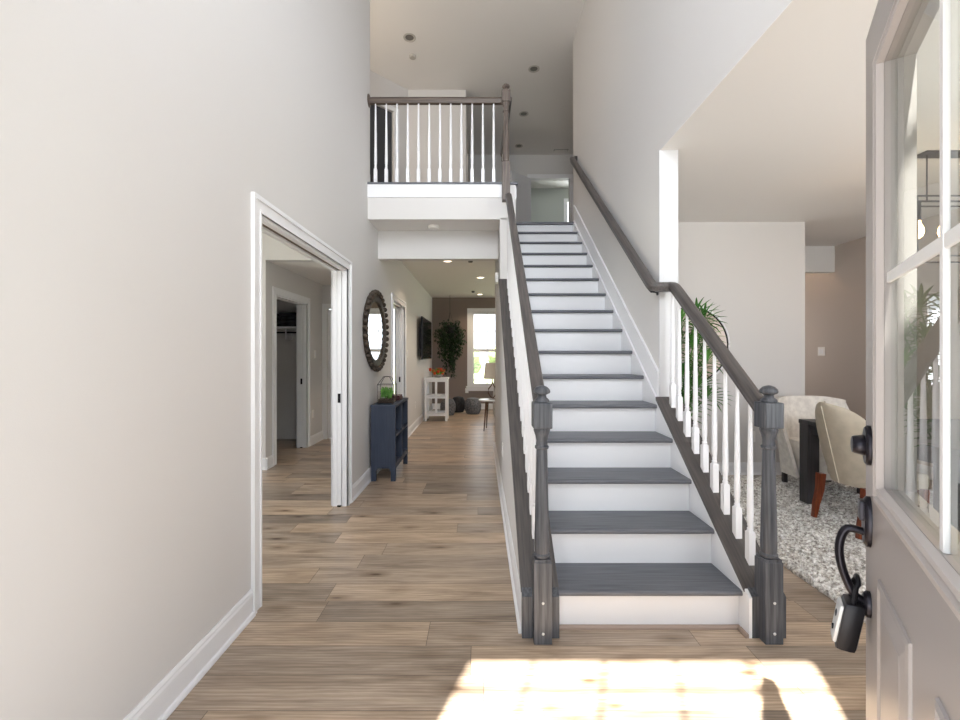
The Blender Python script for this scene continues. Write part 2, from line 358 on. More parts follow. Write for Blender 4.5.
struct('trim_2', box(B(), 3.59, 4.79, 5.94, 6.04, 2.44, HD), 'wall')
struct('ceiling_dining', box(box(box(B(), 1.2905, 1.42, .2, 3.14, HD-.004, HD), 1.41, 4.91, .2, 5.94, HD, HD+.05), 3.47, 4.91, 5.94, 7.5, HD, HD+.05), 'ceil')
# family room at the back of the hall
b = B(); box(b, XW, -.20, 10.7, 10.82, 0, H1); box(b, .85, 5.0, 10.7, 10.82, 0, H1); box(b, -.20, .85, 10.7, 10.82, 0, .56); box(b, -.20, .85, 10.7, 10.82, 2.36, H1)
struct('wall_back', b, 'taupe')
b = B(); box(b, 4.7, 4.82, 7.6, 7.7, 0, H1); box(b, 4.7, 4.82, 9.6, 10.7, 0, H1); box(b, 4.7, 4.82, 7.7, 9.6, 0, .8); box(b, 4.7, 4.82, 7.7, 9.6, 2.3, H1)
struct('wall_family_right', b, 'wall')
struct('wall_family_front', box(B(), 1.41, 3.47, 4.98, 5.1, 0, H1), 'wall')
struct('ceiling', box(box(box(B(), XW, .208, 4.60, 5.03, H1, H1+.04), XW, .208, 5.15, 6.1, 2.71, H1+.04), XW, 4.82, 6.1, 10.82, 2.71, H1+.04), 'ceil')
struct('trim_3', box(B(), XW, .208, 5.03, 5.15, 2.42, H1), 'wall')
# upper floor slab, its edge boards, and the rooms up there
b = B(); box(b, -3.0, .352, 4.585, 11.6, 2.95, F2-.016); box(b, .352, 4.0, 5.96, 11.6, 2.95, F2-.016); struct('floor_upper', b, 'upfloor')
b = B(); box(b, XW, .37, 4.57, 4.585, H1-.01, F2-.016); box(b, .352, .37, 4.585, 5.95, H1, F2-.016); struct('wall_balcony_face', b, 'wall')
b = B(); box(b, XW, .225, 4.555, 4.57, 2.955, F2-.016); box(b, .37, .38, 4.6, 5.9, 2.955, F2-.016); struct('trim_4', b, 'white')
b = B(); box(b, XW, .39, 4.545, 4.66, F2-.016, F2+.004, .004); box(b, .29, .39, 4.66, 5.9, F2-.016, F2+.004, .004); struct('trim_5', b, 'woodx')
struct('ceiling_upper', box(B(), -3.1, 4.0, .05, 11.6, H2, H2+.05), 'ceil')
b = B()
box(b, -1.18, -.23, 7.22, 7.34, F2, H2)                                   # wall facing the balcony
box(b, -.35, -.23, 7.34, 7.5, F2, H2); box(b, -.35, -.23, 8.5, 9.57, F2, H2); box(b, -.35, -.23, 7.5, 8.5, 5.2, H2)
box(b, -3.0, 1.11, 9.57, 9.69, F2, H2); box(b, 1.95, 3.0, 9.57, 9.69, F2, H2); box(b, 1.11, 1.95, 9.57, 9.69, 5.16, H2)
box(b, -3.1, XW-.125, 4.56, 4.66, F2, H2); box(b, -3.1, -3.0, 4.66, 9.6, F2, H2)
box(b, 3.0, 3.1, 6.0, 9.57, F2, H2); box(b, 1.41, 3.0, 5.98, 6.1, F2, H2)
def diag(t0, t1, z0, z1):
    p = lambda t, o: (-1.18-t-o*.707, 7.22-t+o*.707)
    prism(b, [p(t0, 0), p(t1, 0), p(t1, .12), p(t0, .12)], 'z', z0, z1)
diag(0, .20, F2, H2); diag(.20, .95, 5.2, H2); diag(.95, 1.85, F2, H2)
struct('wall_upstairs', b, 'wall')
b = B()
def dstrip(t0, t1, z0, z1):
    p = lambda t, o: (-1.18-t-o*.707, 7.22-t+o*.707)
    prism(b, [p(t0, -.015), p(t1, -.015), p(t1, 0), p(t0, 0)], 'z', z0, z1)
dstrip(.13, .20, F2, 5.2); dstrip(.95, 1.02, F2, 5.2); dstrip(.13, 1.02, 5.2, 5.27)
struct('trim_6', b, 'white')
b = B(); box(b, .5, 2.28, 11.5, 11.6, F2, H2); box(b, 3.0, 4.0, 11.5, 11.6, F2, H2); box(b, 2.28, 3.0, 11.5, 11.6, F2, 3.9); box(b, 2.28, 3.0, 11.5, 11.6, 5.31, H2)
box(b, .4, .5, 9.69, 11.6, F2, H2); box(b, 3.9, 4.0, 9.69, 11.6, F2, H2); box(b, 3.0, 4.0, 9.57, 9.69, F2, H2)
struct('wall_bedroom', b, mat('sage_paint', (.46, .48, .45), .7))
b = B(); box(b, 2.19, 2.28, 11.485, 11.5, 3.82, 5.40); box(b, 3.0, 3.09, 11.485, 11.5, 3.82, 5.40); box(b, 2.28, 3.0, 11.485, 11.5, 5.31, 5.40); box(b, 2.28, 3.0, 11.485, 11.5, 3.82, 3.9); box(b, 2.28, 3, 11.53, 11.56, 4.58, 4.62)
struct('window_3', b, 'white')

# baseboards
BP = [(0, 0), (.026, 0), (.026, .008), (.022, .018), (.014, .022), (.014, .104), (.010, .116), (.010, .122), (.004, .135), (0, .135)]
def baseboard(name, segs, m='white'):
    b = B()
    for (x0, y0), (x1, y1), (nx, ny), z in segs:
        va = [b.verts.new((x0+nx*a, y0+ny*a, z+h)) for a, h in BP]; vb = [b.verts.new((x1+nx*a, y1+ny*a, z+h)) for a, h in BP]
        b.faces.new(va); b.faces.new(vb[::-1])
        for i in range(len(BP)): b.faces.new((va[i], vb[i], vb[(i+1) % len(BP)], va[(i+1) % len(BP)]))
    struct(name, b, m)
baseboard('baseboard_left', [((XW, .2), (XW, 2.236), (1, 0), 0), ((XW, 3.945), (XW, 5.755), (1, 0), 0), ((XW, 6.84), (XW, 10.7), (1, 0), 0)])
baseboard('baseboard_back', [((XW, 10.7), (4.7, 10.7), (0, -1), 0)])
baseboard('baseboard_stairs', [((.208, 2.09), (.208, 5.99), (-1, 0), 0), ((.182, 5.99), (1.29, 6.04), (0, 1), 0)])
baseboard('baseboard_dining', [((1.41, 4.86), (3.59, 4.86), (0, -1), 0), ((1.41, 2.1), (1.41, 4.86), (1, 0), 0), ((4.79, .2), (4.79, 7.4), (-1, 0), 0)])
baseboard('baseboard_study', [((-4.38, 5.07), (-2.444, 5.07), (0, -1), 0), ((-2.47, 5.05), (-2.47, 5.225), (1, 0), 0), ((-2.47, 6.355), (-2.47, 6.9), (1, 0), 0)])
baseboard('baseboard_upstairs', [((-1.18, 7.22), (-.23, 7.22), (0, -1), F2), ((-3, 9.57), (1.03, 9.57), (0, -1), F2), ((-1.18, 7.22), (-1.34, 7.06), (.707, -.707), F2), ((XW-.125, 4.66), (XW, 4.66), (0, 1), F2)])

# cased openings with pocket doors
def casing_x(b, xf, sgn, y0, y1, zt, w=.084):
    """casing on the face x=xf, sgn the side it stands out to; opening y0..y1, top zt"""
    for (a0, a1, t) in ((0, w*.72, .012), (w*.72, w, .021), (0, .014, .017)):
        X = sorted((xf, xf+sgn*t))
        box(b, *X, y0-a1, y0-a0, 0, zt+a0, .001); box(b, *X, y1+a0, y1+a1, 0, zt+a0, .001); box(b, *X, y0-a1, y1+a1, zt+a0, zt+a1, .001)
def pocket(name, xf, th, y0, y1, zt, sgn=1):
    """door frame lining the wall from xf back by th"""
    b = B(); casing_x(b, xf, sgn, y0, y1, zt); xb = xf-sgn*th; casing_x(b, xb, -sgn, y0, y1, zt)
    f = struct(name, b, 'satin')
    X0, X1 = sorted((xf, xb)); m = (X0+X1)/2
    j = B()
    for p0, p1 in ((X0, m-.022), (m+.022, X1)):
        box(j, p0, p1, y0, y0+.018, 0, zt); box(j, p0, p1, y1-.018, y1, 0, zt); box(j, p0, p1, y0, y1, zt-.018, zt)
    box(j, m-.022, m+.022, y0, y0+.006, 0, zt)
    obj('jamb', j, 'white', f)
    obj('track', box(B(), m-.02, m+.02, y0, y1, zt-.006, zt), 'brown', f)
    d = obj('pocket_door', box(B(), m-.018, m+.018, y1-.024, y1+.0, .012, zt-.01, .002), 'satin', f)
    obj('latch', box(box(B(), m-.012, m+.012, y1-.027, y1-.023, .905, .985), m-.006, m+.006, y1-.029, y1-.024, .93, .96), 'black', d)
    obj('floor_guide', box(B(), m-.015, m+.015, y1-.035, y1-.024, 0, .012), 'black', f)
    return f
pocket('door_1', XW, .125, 2.32, 3.86, 2.07)
pocket('door_2', XW, .125, 5.84, 6.75, 2.05)
pocket('door_3', -2.47, .13, 5.31, 6.27, 2.05)
# hinged white door at the end of the passage
b = B(); box(b, -2.40, -1.64, 6.93, 6.965, .01, 2.03)
d4 = struct('door_4', b, 'satin')
b = B()
for x0, x1 in ((-2.30, -2.07), (-1.97, -1.74)):
    for z0, z1 in ((.2, .95), (1.1, 1.9)): box(b, x0, x1, 6.922, 6.932, z0, z1, .004)
obj('panel', b, 'white', d4)
obj('casing', box(box(box(B(), -2.47, -2.40, 6.885, 6.9, 0, 2.12), -1.64, -1.57, 6.885, 6.9, 0, 2.12), -2.40, -1.64, 6.885, 6.9, 2.04, 2.12), 'white', d4)
lathe(k := B(), [(.012, 0), (.025, .01), (.025, .04), (.01, .05)], -1.7, 6.90, 12, .95); obj('door_handle', k, 'black', d4)

# back window
b = B()
box(b, -.31, -.2, 10.68, 10.7, .56, 2.45); box(b, .85, .95, 10.68, 10.7, .56, 2.45); box(b, -.2, .85, 10.68, 10.7, 2.36, 2.45); box(b, -.34, .98, 10.65, 10.7, .52, .56, .004); box(b, -.31, .95, 10.68, 10.7, .44, .52)
w4 = struct('window_4', b, 'white')
b = B()
for x0, x1, z0, z1 in ((-.2, -.15, .56, 2.36), (.80, .85, .56, 2.36), (-.15, .8, .56, .62), (-.15, .8, 2.31, 2.36), (-.15, .8, 1.39, 1.46)): box(b, x0, x1, 10.74, 10.78, z0, z1)
obj('sash', b, 'white', w4)
b = B()
for x in (.175, .49): box(b, x-.008, x+.008, 10.75, 10.77, .62, 2.31)
for z in (1.0, 1.9): box(b, -.15, .8, 10.75, 10.77, z-.008, z+.008)
obj('muntins', b, 'white', w4)
obj('glass_pane', box(B(), -.15, .8, 10.757, 10.763, .62, 2.31), 'clear', w4)

# upstairs bedroom door
d5 = struct('door_5', box(box(box(B(), 1.03, 1.11, 9.555, 9.57, F2, 5.24), 1.95, 2.03, 9.555, 9.57, F2, 5.24), 1.11, 1.95, 9.555, 9.57, 5.16, 5.24), 'white')
b = B(); ang = math.atan2(9.55-9.14, 1.10-.66); u = Vector((-math.cos(ang), -math.sin(ang), 0)); n = Vector((math.sin(ang), -math.cos(ang), 0)); P = Vector((1.10, 9.54, 0))
def leafbox(b, s0, s1, t0, t1, z0, z1):
    q = [P+u*s0+n*t0, P+u*s1+n*t0, P+u*s1+n*t1, P+u*s0+n*t1]; prism(b, [(v.x, v.y) for v in q], 'z', z0, z1)
leafbox(b, 0, .62, -.035, 0, F2+.01, 5.14); dl = obj('door_leaf', b, 'satin', d5)
b = B()
for z0, z1 in ((F2+.2, F2+.85), (F2+1.0, F2+1.9)): leafbox(b, .1, .52, 0, .008, z0, z1)
obj('panel', b, 'white', dl)
ball(b := B(), P+u*.56+n*.04+Vector((0, 0, F2+.95)), .03); obj('knob', b, 'black', dl)

# dark slab in the angled upstairs doorway, standing for the unlit room behind
p = lambda t, o: (-1.18-t-o*.707, 7.22-t+o*.707)
d6 = struct('dark_doorway_fill', prism(B(), [p(.21, .03), p(.94, .03), p(.94, .07), p(.21, .07)], 'z', F2+.01, 5.19), mat('doorway_darkness', (.045, .047, .055), .4))
q0, q1 = p(.29, .03), p(.29, -.02)
obj('knob', ball(B(), (q1[0], q1[1], F2+.95), .028), 'black', d6, True)

# ------------------------------------------------------------ staircase
st = thing('staircase', 'straight staircase with dark stained treads and white risers', 'staircase', (0, 0, 0))
b = B(); prism(b, [(-.0, -.027), (.29, -.027), (.29, 0), (.004, 0), (-.006, -.003), (-.011, -.010), (-.011, -.018), (-.006, -.025)], 'x', .372, 1.256)
tread0 = obj('tread', b, 'woodx', st, loc=(0, N0+.011, R_))
for i in range(1, 15): copy_part(tread0, st, (0, N0+.011+i*RUN, (i+1)*R_))
riser0 = obj('riser', box(B(), .372, 1.256, 0, .014, 0, R_-.0275), 'white', st, loc=(0, N0+.032, 0))
for i in range(1, 16): copy_part(riser0, st, (0, N0+.032+i*RUN, i*R_))
obj('landing_nosing', prism(B(), [(-.011, -.025), (.07, -.025), (.07, .004), (0, .004), (-.011, -.005)], 'x', .39, 1.288), 'woodx', st, loc=(0, 5.913, F2))
def slope_poly(y0, y1, o0, o1): return [(y0, nose(y0)+o0), (y1, nose(y1)+o0), (y1, nose(y1)+o1), (y0, nose(y0)+o1)]
b = B(); prism(b, [(2.09, 0), (2.8, 0), (5.93, nose(5.93)-.45), (5.93, nose(5.93)+.012), (2.09, nose(2.09)+.012)], 'x', .354, .371); obj('skirt_board', b, 'white', st)
b = B(); prism(b, [(2.055, 0), (2.8, 0), (5.93, nose(5.93)-.45), (5.93, nose(5.93)+.014), (2.055, nose(2.055)+.03), (2.055, 0.19)], 'x', 1.257, 1.271); prism(b, [(3.16, 1), (5.93, nose(5.93)-.3), (5.93, nose(5.93)+.014), (3.16, nose(3.16)+.014)], 'x', 1.271, 1.276)
obj('skirt_board', b, 'white', st)
b = B(); prism(b, slope_poly(3.16, 5.98, -.05, .19), 'x', 1.276, 1.29); prism(b, slope_poly(3.16, 5.98, .19, .205), 'x', 1.270, 1.29); obj('wall_skirt', b, 'white', st)
b = B(); prism(b, slope_poly(2.09, 4.568, .012, .035), 'x', .194, .374); obj('wall_cap', b, 'woods', st)
b = B(); prism(b, slope_poly(2.09, 3.143, .014, .036), 'x', 1.254, 1.43); obj('wall_cap', b, 'woods', st)
for x0, x1 in ((.197, .246), (.330, .371), (1.2715, 1.303), (1.388, 1.43)):
    b = B(); prism(b, [(2.055, 0), (2.09, 0), (2.09, .22), (2.055, .194)], 'x', x0, x1); obj('end_board', b, 'woodz', st)
b = B(); prism(b, [(2.118, 0), (2.134, 0), (2.134, .017), (2.126, .017), (2.118, .009)], 'x', .372, 1.256); obj('shoe_molding', b, 'shoe', st)
b = B(); prism(b, [(1.257, 0), (1.257, .017), (1.249, .017), (1.241, .009), (1.241, 0)], 'y', 2.055, 2.118); obj('shoe_molding', b, 'shoe', st)

# ------------------------------------------------------------ railings
RAIL = [(-.022, -.033), (.022, -.033), (.024, -.014), (.031, -.006), (.033, .008), (.027, .024), (.014, .032), (-.014, .032), (-.027, .024), (-.033, .008), (-.031, -.006), (-.024, -.014)]
def newel_parts(root, x, y, z0=0, base=.385, blk=(.985, 1.105), h=.041, plugs=True, down=0, wm='woodz'):
    """square base, turned shaft, square block, mushroom finial; parts of one newel post"""
    bm = B(); box(bm, -h, h, -h, h, -down, base-.012, .002); prism(bm, [(-h+.004, -h+.004), (h-.004, -h+.004), (h-.004, h-.004), (-h+.004, h-.004)], 'z', base-.012, base)
    n = obj('newel_post', bm, wm, root, loc=(x, y, z0))
    s0, s1 = base, blk[0]
    L = s1-s0
    prof = [(.030, 0), (.037, .006), (.038, .016), (.032, .022), (.034, .03), (.0345, .06), (.033, .15), (.0295, L*.5), (.0262, L-.13), (.0255, L-.10), (.032, L-.094), (.033, L-.086), (.027, L-.080), (.0255, L-.06), (.030, L-.035), (.037, L-.016), (.039, L-.008), (.036, L)]
    obj('shaft', lathe(B(), prof, 0, 0, 24, s0), wm, n, True)
    k = .004; bb = B(); H = .044
    box(bb, -H, H, -H, H, blk[0]+.0, blk[1], .007); obj('block', bb, wm, n)
    z = blk[1]
    prof = [(.034, 0), (.036, .004), (.033, .012), (.022, .022), (.020, .032), (.024, .036), (.037, .042), (.0395, .050), (.036, .060), (.026, .070), (.012, .076), (.001, .078)]
    obj('finial', lathe(B(), prof, 0, 0, 24, z), wm, n, True)
    if plugs:
        for zz in (.05, .19):
            p = B(); lathe(p, [(.006, 0), (.0065, .002), (.004, .004)], 0, 0, 12)
            for v in p.verts: v.co = Vector((v.co.x, -h-v.co.z, zz+v.co.y))
            obj('screw_plug', p, 'silver', n)
    return n
def baluster_bm(h, slope=0.0, blockh=.16, sq=.0165):
    bm = B(); vs = box(bm, -sq, sq, -sq, sq, 0, blockh-.012)
    for v in bm.verts:
        if v.co.z < .001: v.co.z = slope*v.co.y
    prism(bm, [(-.012, -.012), (.012, -.012), (.012, .012), (-.012, .012)], 'z', blockh-.012, blockh-.006)
    t = h-blockh
    prof = [(.0125, blockh-.006), (.015, blockh+.004), (.011, blockh+.012), (.014, blockh+.022), (.011, blockh+.030), (.0145, blockh+.042), (.0155, blockh+.08), (.0140, blockh+t*.35), (.0115, blockh+t*.62), (.0085, h-.05), (.0075, h)]
    lathe(bm, prof, 0, 0, 10)
    return bm
rr = thing('stair_railing', 'right stair railing between the treads and the dining rug', 'railing', (1.345, 2.05, 0))
rl = thing('stair_railing', 'left stair railing along the hallway, climbing to the balcony', 'railing', (.288, 2.05, 0))
newel_parts(rr, 0, 0); newel_parts(rl, 0, 0)
# handrail, right: climbs, jogs around the wall end and goes on along the wall
path = [(1.345, 2.095, 1.068), (1.345, 3.00, 1.762), (1.345, 3.035, 1.786), (1.342, 3.06, 1.797), (1.333, 3.078, 1.80), (1.315, 3.09, 1.80), (1.27, 3.092, 1.80), (1.243, 3.098, 1.802), (1.228, 3.115, 1.808), (1.222, 3.14, 1.825), (1.220, 3.18, 1.855), (1.220, 5.83, 3.915)]
path = [(x-1.345, y-2.05, z) for x, y, z in path]
obj('handrail', sweep(B(), RAIL, path), 'woods', rr, True)
obj('handrail', sweep(B(), RAIL, [(0, .045, 1.075), (0, 2.395, 2.925)]), 'woods', rl, True)
obj('rail_end_plate', box(B(), -.095, -.057, 3.775, 3.80, 3.86, 3.955), 'woody', rr)
for y in (3.19, 4.0, 4.9, 5.65):
    z = 1.855+(y-3.18)*.7774-.03
    bm = B(); X = 1.22-1.345; Y = y-2.05
    tube(bm, [(X, Y, z+.004), (X, Y, z-.03), (X+.02, Y, z-.052), (X+.066, Y, z-.055)], .007)
    for v in lathe(c := B(), [(.024, 0), (.024, .005), (.012, .010)], 0, 0, 14).verts: v.co = Vector((X+.069-v.co.z, Y+v.co.x, z-.055+v.co.y))
    me = bpy.data.meshes.new('t'); c.to_mesh(me); c.free(); bm.from_mesh(me); bpy.data.meshes.remove(me)
    obj('rail_bracket', bm, 'black', rr, True)
cap = lambda y: nose(y)+.0355
def rail_under_r(y): return 1.068+(y-2.095)*(1.762-1.068)/(3.0-2.095)-.036
def rail_under_l(y): return 1.075+(y-2.095)*(2.925-1.075)/(4.445-2.095)-.036
y = 2.19; b0 = None
for k in range(8):
    yy = 2.19+.1113*k
    h = rail_under_r(yy)-cap(yy)+.006
    if b0 is None: b0 = obj('baluster', baluster_bm(h, SL), 'satin', rr, True, loc=(0, yy-2.05, cap(yy)))
    else: copy_part(b0, rr, (0, yy-2.05, cap(yy)))
yy = 2.19+.1113*8-.01; obj('baluster', baluster_bm(1.768-cap(yy)+.0, SL), 'satin', rr, True, loc=(0, yy-2.05, cap(yy)))
for k in range(21):
    yy = 2.19+.1113*k; h = rail_under_l(yy)-cap(yy)+.006
    obj('baluster', baluster_bm(h, SL), 'satin', rl, True, loc=(0, yy-2.05, cap(yy)))
# balcony railing and the one returning along the stairwell
rb = thing('balcony_railing', 'upstairs balcony railing with dark rail across the top', 'railing', (-.45, 4.60, F2))
newel_parts(rb, .717, -.075, 0, .155+.04, (.81, .925), .04, False, down=.20, wm='railbz')
obj('handrail', sweep(B(), RAIL, [(-.708, 0, .875), (.68, 0, .875)], ), 'railb', rb, True)
c = lathe(B(), [(.058, 0), (.058, .008), (.05, .014)], 0, 0, 20)
for v in c.verts: v.co = Vector((-.7145+v.co.z, v.co.x, .875+v.co.y*1.15))
obj('rosette', c, 'railb', rb, True)
bb = None
for k in range(12):
    X = (-104.4+10.73*k)*4.6/440+.45
    if bb is None: bb = obj('baluster', baluster_bm(.845, 0, .165), 'satin', rb, True, loc=(X, 0, .0045))
    else: copy_part(bb, rb, (X, 0, .0045))
rs = thing('stairwell_railing', 'upstairs railing running back along the left edge of the stairwell', 'railing', (.33, 4.66, F2))
obj('handrail', sweep(B(), RAIL, [(-.06, -.085, .875), (-.06, 1.18, .875)]), 'woody', rs, True)
bb = None
for k in range(10):
    if bb is None: bb = obj('baluster', baluster_bm(.845, 0, .165), 'satin', rs, True, loc=(-.0, .08, .0045))
    else: copy_part(bb, rs, (-.0, .08+.112*k, .0045))
for o in rs.children:
    if o.name.startswith('baluster'): o.location.x = -.03
    if o.name.startswith('handrail'): o.location.x = .03
n = newel_parts(rs, -.0, 1.2, 0, .195, (.81, .925), .04, False, wm='railbz')

# ------------------------------------------------------------ front door (opened inwards)
fd = thing('door_7', 'open greige front door with grid glass at right edge', 'door', (.877, 1.0, 0), rotz=math.atan2(-.8367, -.5476))
# local: +x runs from the free edge back to the hinge, local -y is the outer face (towards the camera)
DW, DT = .914, .045
def dbox(b, s0, s1, t0, t1, z0, z1, bev=0): return box(b, s0, s1, t0, t1, z0, z1, bev)
def ring(b, s0, s1, z0, z1, prof, k=(1, 1)):
    loops = [[b.verts.new((x, DT+h, z)) for x, z in ((s0+a*k[0], z0+a*k[1]), (s1-a*k[0], z0+a*k[1]), (s1-a*k[0], z1-a*k[1]), (s0+a*k[0], z1-a*k[1]))] for a, h in prof]
    for p, q in zip(loops, loops[1:]+loops[:1]):
        for n in range(4): b.faces.new((p[n], p[(n+1) % 4], q[(n+1) % 4], q[n]))
# local frame: x along door; outer face side
G0, G1, Z0, Z1 = .19, .83, 1.07, 1.885
b = B()
box(b, 0, G0, 0, DT, .012, 2.04); box(b, G1, DW, 0, DT, .012, 2.04); box(b, G0, G1, 0, DT, .012, Z0); box(b, G0, G1, 0, DT, Z1, 2.04)
obj('door_slab', b, 'doorp', fd)
b = B()
ring(b, G0-.075, G1+.075, Z0-.045, Z1+.045, [(0, 0), (.001, .006), (.014, .009), (.019, .004), (.026, .004), (.032, .011), (.040, .011), (.0449, .0005)], (.075/.045, 1))
gm = obj('glass_moulding', b, 'doorm', fd)
gp = obj('glass_pane', box(B(), G0-.001, G1+.001, .030, .036, Z0-.001, Z1+.001), 'glass', fd)
b = B(); c = (G0+G1)/2
c = .51; box(b, c-.0075, c+.0075, .0355, .043, Z0, Z1, .002)
box(b, G0, G1, .036, .042, 1.462, 1.482, .002)
obj('muntin_grid', b, 'satin', fd)
for s0, s1 in ((.15, .385), (.51, .745)):
    b = B()
    ring(b, s0, s1, .22, .88, [(0, 0), (.002, .004), (.010, .006), (.018, .001), (.030, .001), (.050, .006), (.052, .006)])
    box(b, s0+.051, s1-.051, DT-.004, DT+.0062, .271, .829)
    obj('raised_panel', b, 'doorp', fd)
def ydisc(b, x, z, prof, y0, seg=24, sx=1, sz=1):
    c = lathe(B(), prof, 0, 0, seg)
    for v in c.verts: v.co = Vector((x+v.co.x*sx, y0+v.co.z, z+v.co.y*sz))
    me = bpy.data.meshes.new('t'); c.to_mesh(me); c.free(); b.from_mesh(me); bpy.data.meshes.remove(me); return b
hx = .052
dbm = B(); ydisc(dbm, hx, 1.128, [(.029, 0), (.029, .006), (.026, .010)], DT, sx=1, sz=1.5); ydisc(dbm, hx, 1.128, [(.021, .008), (.0225, .012), (.019, .028), (.017, .031), (.012, .032)], DT)
obj('deadbolt', dbm, 'bronze', fd, True)
hm = B(); ydisc(hm, hx, .962, [(.030, 0), (.030, .007), (.026, .012)], DT, sx=.9, sz=1.85)
box(hm, hx-.014, hx+.014, DT+.006, DT+.020, .965, 1.008, .004)
ydisc(hm, hx, .782, [(.022, 0), (.022, .007), (.018, .012)], DT, sx=.9, sz=1.3)
hh = obj('handle', hm, 'bronze', fd, True)
pts = [(hx, DT+.008, .938), (hx, DT+.035, .944), (hx, DT+.043, .938), (hx, DT+.052, .915), (hx, DT+.054, .885), (hx, DT+.049, .85), (hx, DT+.038, .82), (hx, DT+.03, .795), (hx, DT+.008, .785)]
pp = []
for i in range(len(pts)-1):
    for t in (0, .5):
        a, c_ = Vector(pts[i]), Vector(pts[i+1]); pp.append(a.lerp(c_, t))
pp.append(Vector(pts[-1]))
for _ in range(2):
    pp = [pp[0]]+[(pp[i-1]+pp[i]*2+pp[i+1])/4 for i in range(1, len(pp)-1)]+[pp[-1]]
obj('grip', tube(B(), pp, .0085, 12, up=Vector((1, 0, 0))), 'bronze', hh, True)
tp = thing('lock_box', 'black realtor key lock box hanging from the door handle', 'lock box', (.877, 1.0, 0), rotz=math.atan2(-.8367, -.5476))
bm = B(); box(bm, hx-.030, hx+.030, DT+.028, DT+.066, .655, .765, .011)
for v in bm.verts:
    k = (v.co.z-.655)/.11; v.co.y += .018*(1-k)-.006; v.co.x = hx+(v.co.x-hx)*(1-.18*(1-k)**2)
bd = obj('lock_body', bm, 'black', tp, True)
bm = B(); box(bm, hx-.024, hx+.024, DT+.062, DT+.072, .668, .755, .006)
for v in bm.verts:
    k = (v.co.z-.655)/.11; v.co.y += .018*(1-k)-.006; v.co.x = hx+(v.co.x-hx)*(1-.18*(1-k)**2)
fp = obj('front_plate', bm, 'silver', bd, True)
bm = B()
ydisc(bm, hx, .725, [(.010, 0), (.010, .004), (.005, .006)], DT+.068, 14)
ydisc(bm, hx, .695, [(.006, 0), (.006, .006)], DT+.074, 12)
obj('dial', bm, 'black', bd, True)
bm = B(); sp = [(hx-.018, DT+.045, .755), (hx-.018, DT+.04, .80)]+[(hx-.018*math.cos(a), DT+.036, .80+.018*math.sin(a)) for a in [math.pi*k/8 for k in range(1, 8)]]+[(hx+.018, DT+.04, .80), (hx+.018, DT+.045, .755)]
obj('shackle', tube(bm, sp, .005, 8, up=Vector((0, 1, 0))), 'black', tp, True)

def flip(o):
    for c in o.children:
        for g in [c]+list(c.children):
            if not g.data.get('flipped'):
                for v in g.data.vertices: v.co.y = DT-v.co.y
                g.data.flip_normals(); g.data['flipped'] = 1
for c in tp.children:
    for g in [c]+list(c.children):
        for v in g.data.vertices: v.co.y -= .014; v.co.z += .02
flip(fd); flip(tp)
fd['kind'] = 'structure'; del fd['category']

# ------------------------------------------------------------ ceiling fittings
def can(name, x, y, z, label, lit, group):
    t = thing(name, label, 'ceiling light', (x, y, z), group)
    b = B(); rings = [(.085, -.001), (.085, -.006), (.075, -.010), (.062, -.006), (.058, -.001)]
    seg = 28; R = [[b.verts.new((r*math.cos(2*math.pi*k/seg), r*math.sin(2*math.pi*k/seg), h)) for k in range(seg)] for r, h in rings]
    for a, c in zip(R, R[1:]+R[:1]):
        for k in range(seg): b.faces.new((a[k], a[(k+1) % seg], c[(k+1) % seg], c[k]))
    obj('trim_ring', b, 'plate' if lit else 'ring', t, True)
    obj('lamp_face', lathe(B(), [(.057, -.0015), (.05, -.005), (.02, -.007)], 0, 0, 24), 'led' if lit else 'darkvoid', t, True)
    return t
can('recessed_light', -.966, 6.03, H2, 'unlit recessed ceiling light nearest the balcony rail, upper left', False, 'upstairs recessed lights')
can('recessed_light', .82, 6.69, H2, 'unlit recessed light in upstairs ceiling right of the newel finial, nearest of three', False, 'upstairs recessed lights')
can('recessed_light', .79, 7.94, H2, 'unlit recessed light, middle one of the row going back upstairs', False, 'upstairs recessed lights')
can('recessed_light', .81, 9.16, H2, 'unlit recessed light, farthest one above the upstairs bedroom door', False, 'upstairs recessed lights')
can('recessed_light', 1.86, 10.9, H2, 'unlit recessed light in the bedroom beyond the landing, left of two', False, 'bedroom recessed lights')
can('recessed_light', 2.02, 10.9, H2, 'unlit recessed light in the bedroom beyond the landing, right of two', False, 'bedroom recessed lights')
for x, y, l in ((-.48, 6.5, 'lit recessed light in the hallway ceiling just past the beam'), (.01, 7.9, 'lit recessed light, middle of the three glowing along the hallway'), (.0, 10.1, 'lit recessed light farthest down the hallway near the window')):
    can('recessed_light', x, y, 2.71, l, True, 'hallway recessed lights')
    q = bpy.data.lights.new('downlight', 'SPOT'); q.energy = 75; q.color = (1, .79, .57); q.spot_size = 2.3; q.spot_blend = .8; q.shadow_soft_size = .05
    qo = bpy.data.objects.new('downlight', q); C.objects.link(qo); qo.location = (x, y, 2.69)
can('recessed_light', 4.30, 6.40, HD, 'lit recessed light behind the kitchen header past the dining wall', True, None)
q = bpy.data.lights.new('downlight', 'POINT'); q.energy = 75; q.color = (1, .68, .40); q.shadow_soft_size = .05
qo = bpy.data.objects.new('downlight', q); C.objects.link(qo); qo.location = (4.30, 6.40, 2.74)
def detector(x, y, z, label, r=.06, m='plate'):
    o = obj('smoke_detector', lathe(B(), [(r*.8, -.034), (r*.95, -.028), (r, -.012), (r, 0)], 0, 0, 24), m, None, True, loc=(x, y, z-.001))
    tag(o, label, 'smoke detector'); return o
detector(-.51, 4.84, H1, 'white round smoke detector under the balcony')
detector(-.98, 6.4, H2, 'faint round detector on the upstairs ceiling left of the balcony lights', .05, M['ring'])
detector(-.14, 6.45, 2.71, 'small dark detector on hallway ceiling beside first lit light', .035, 'darkvoid')
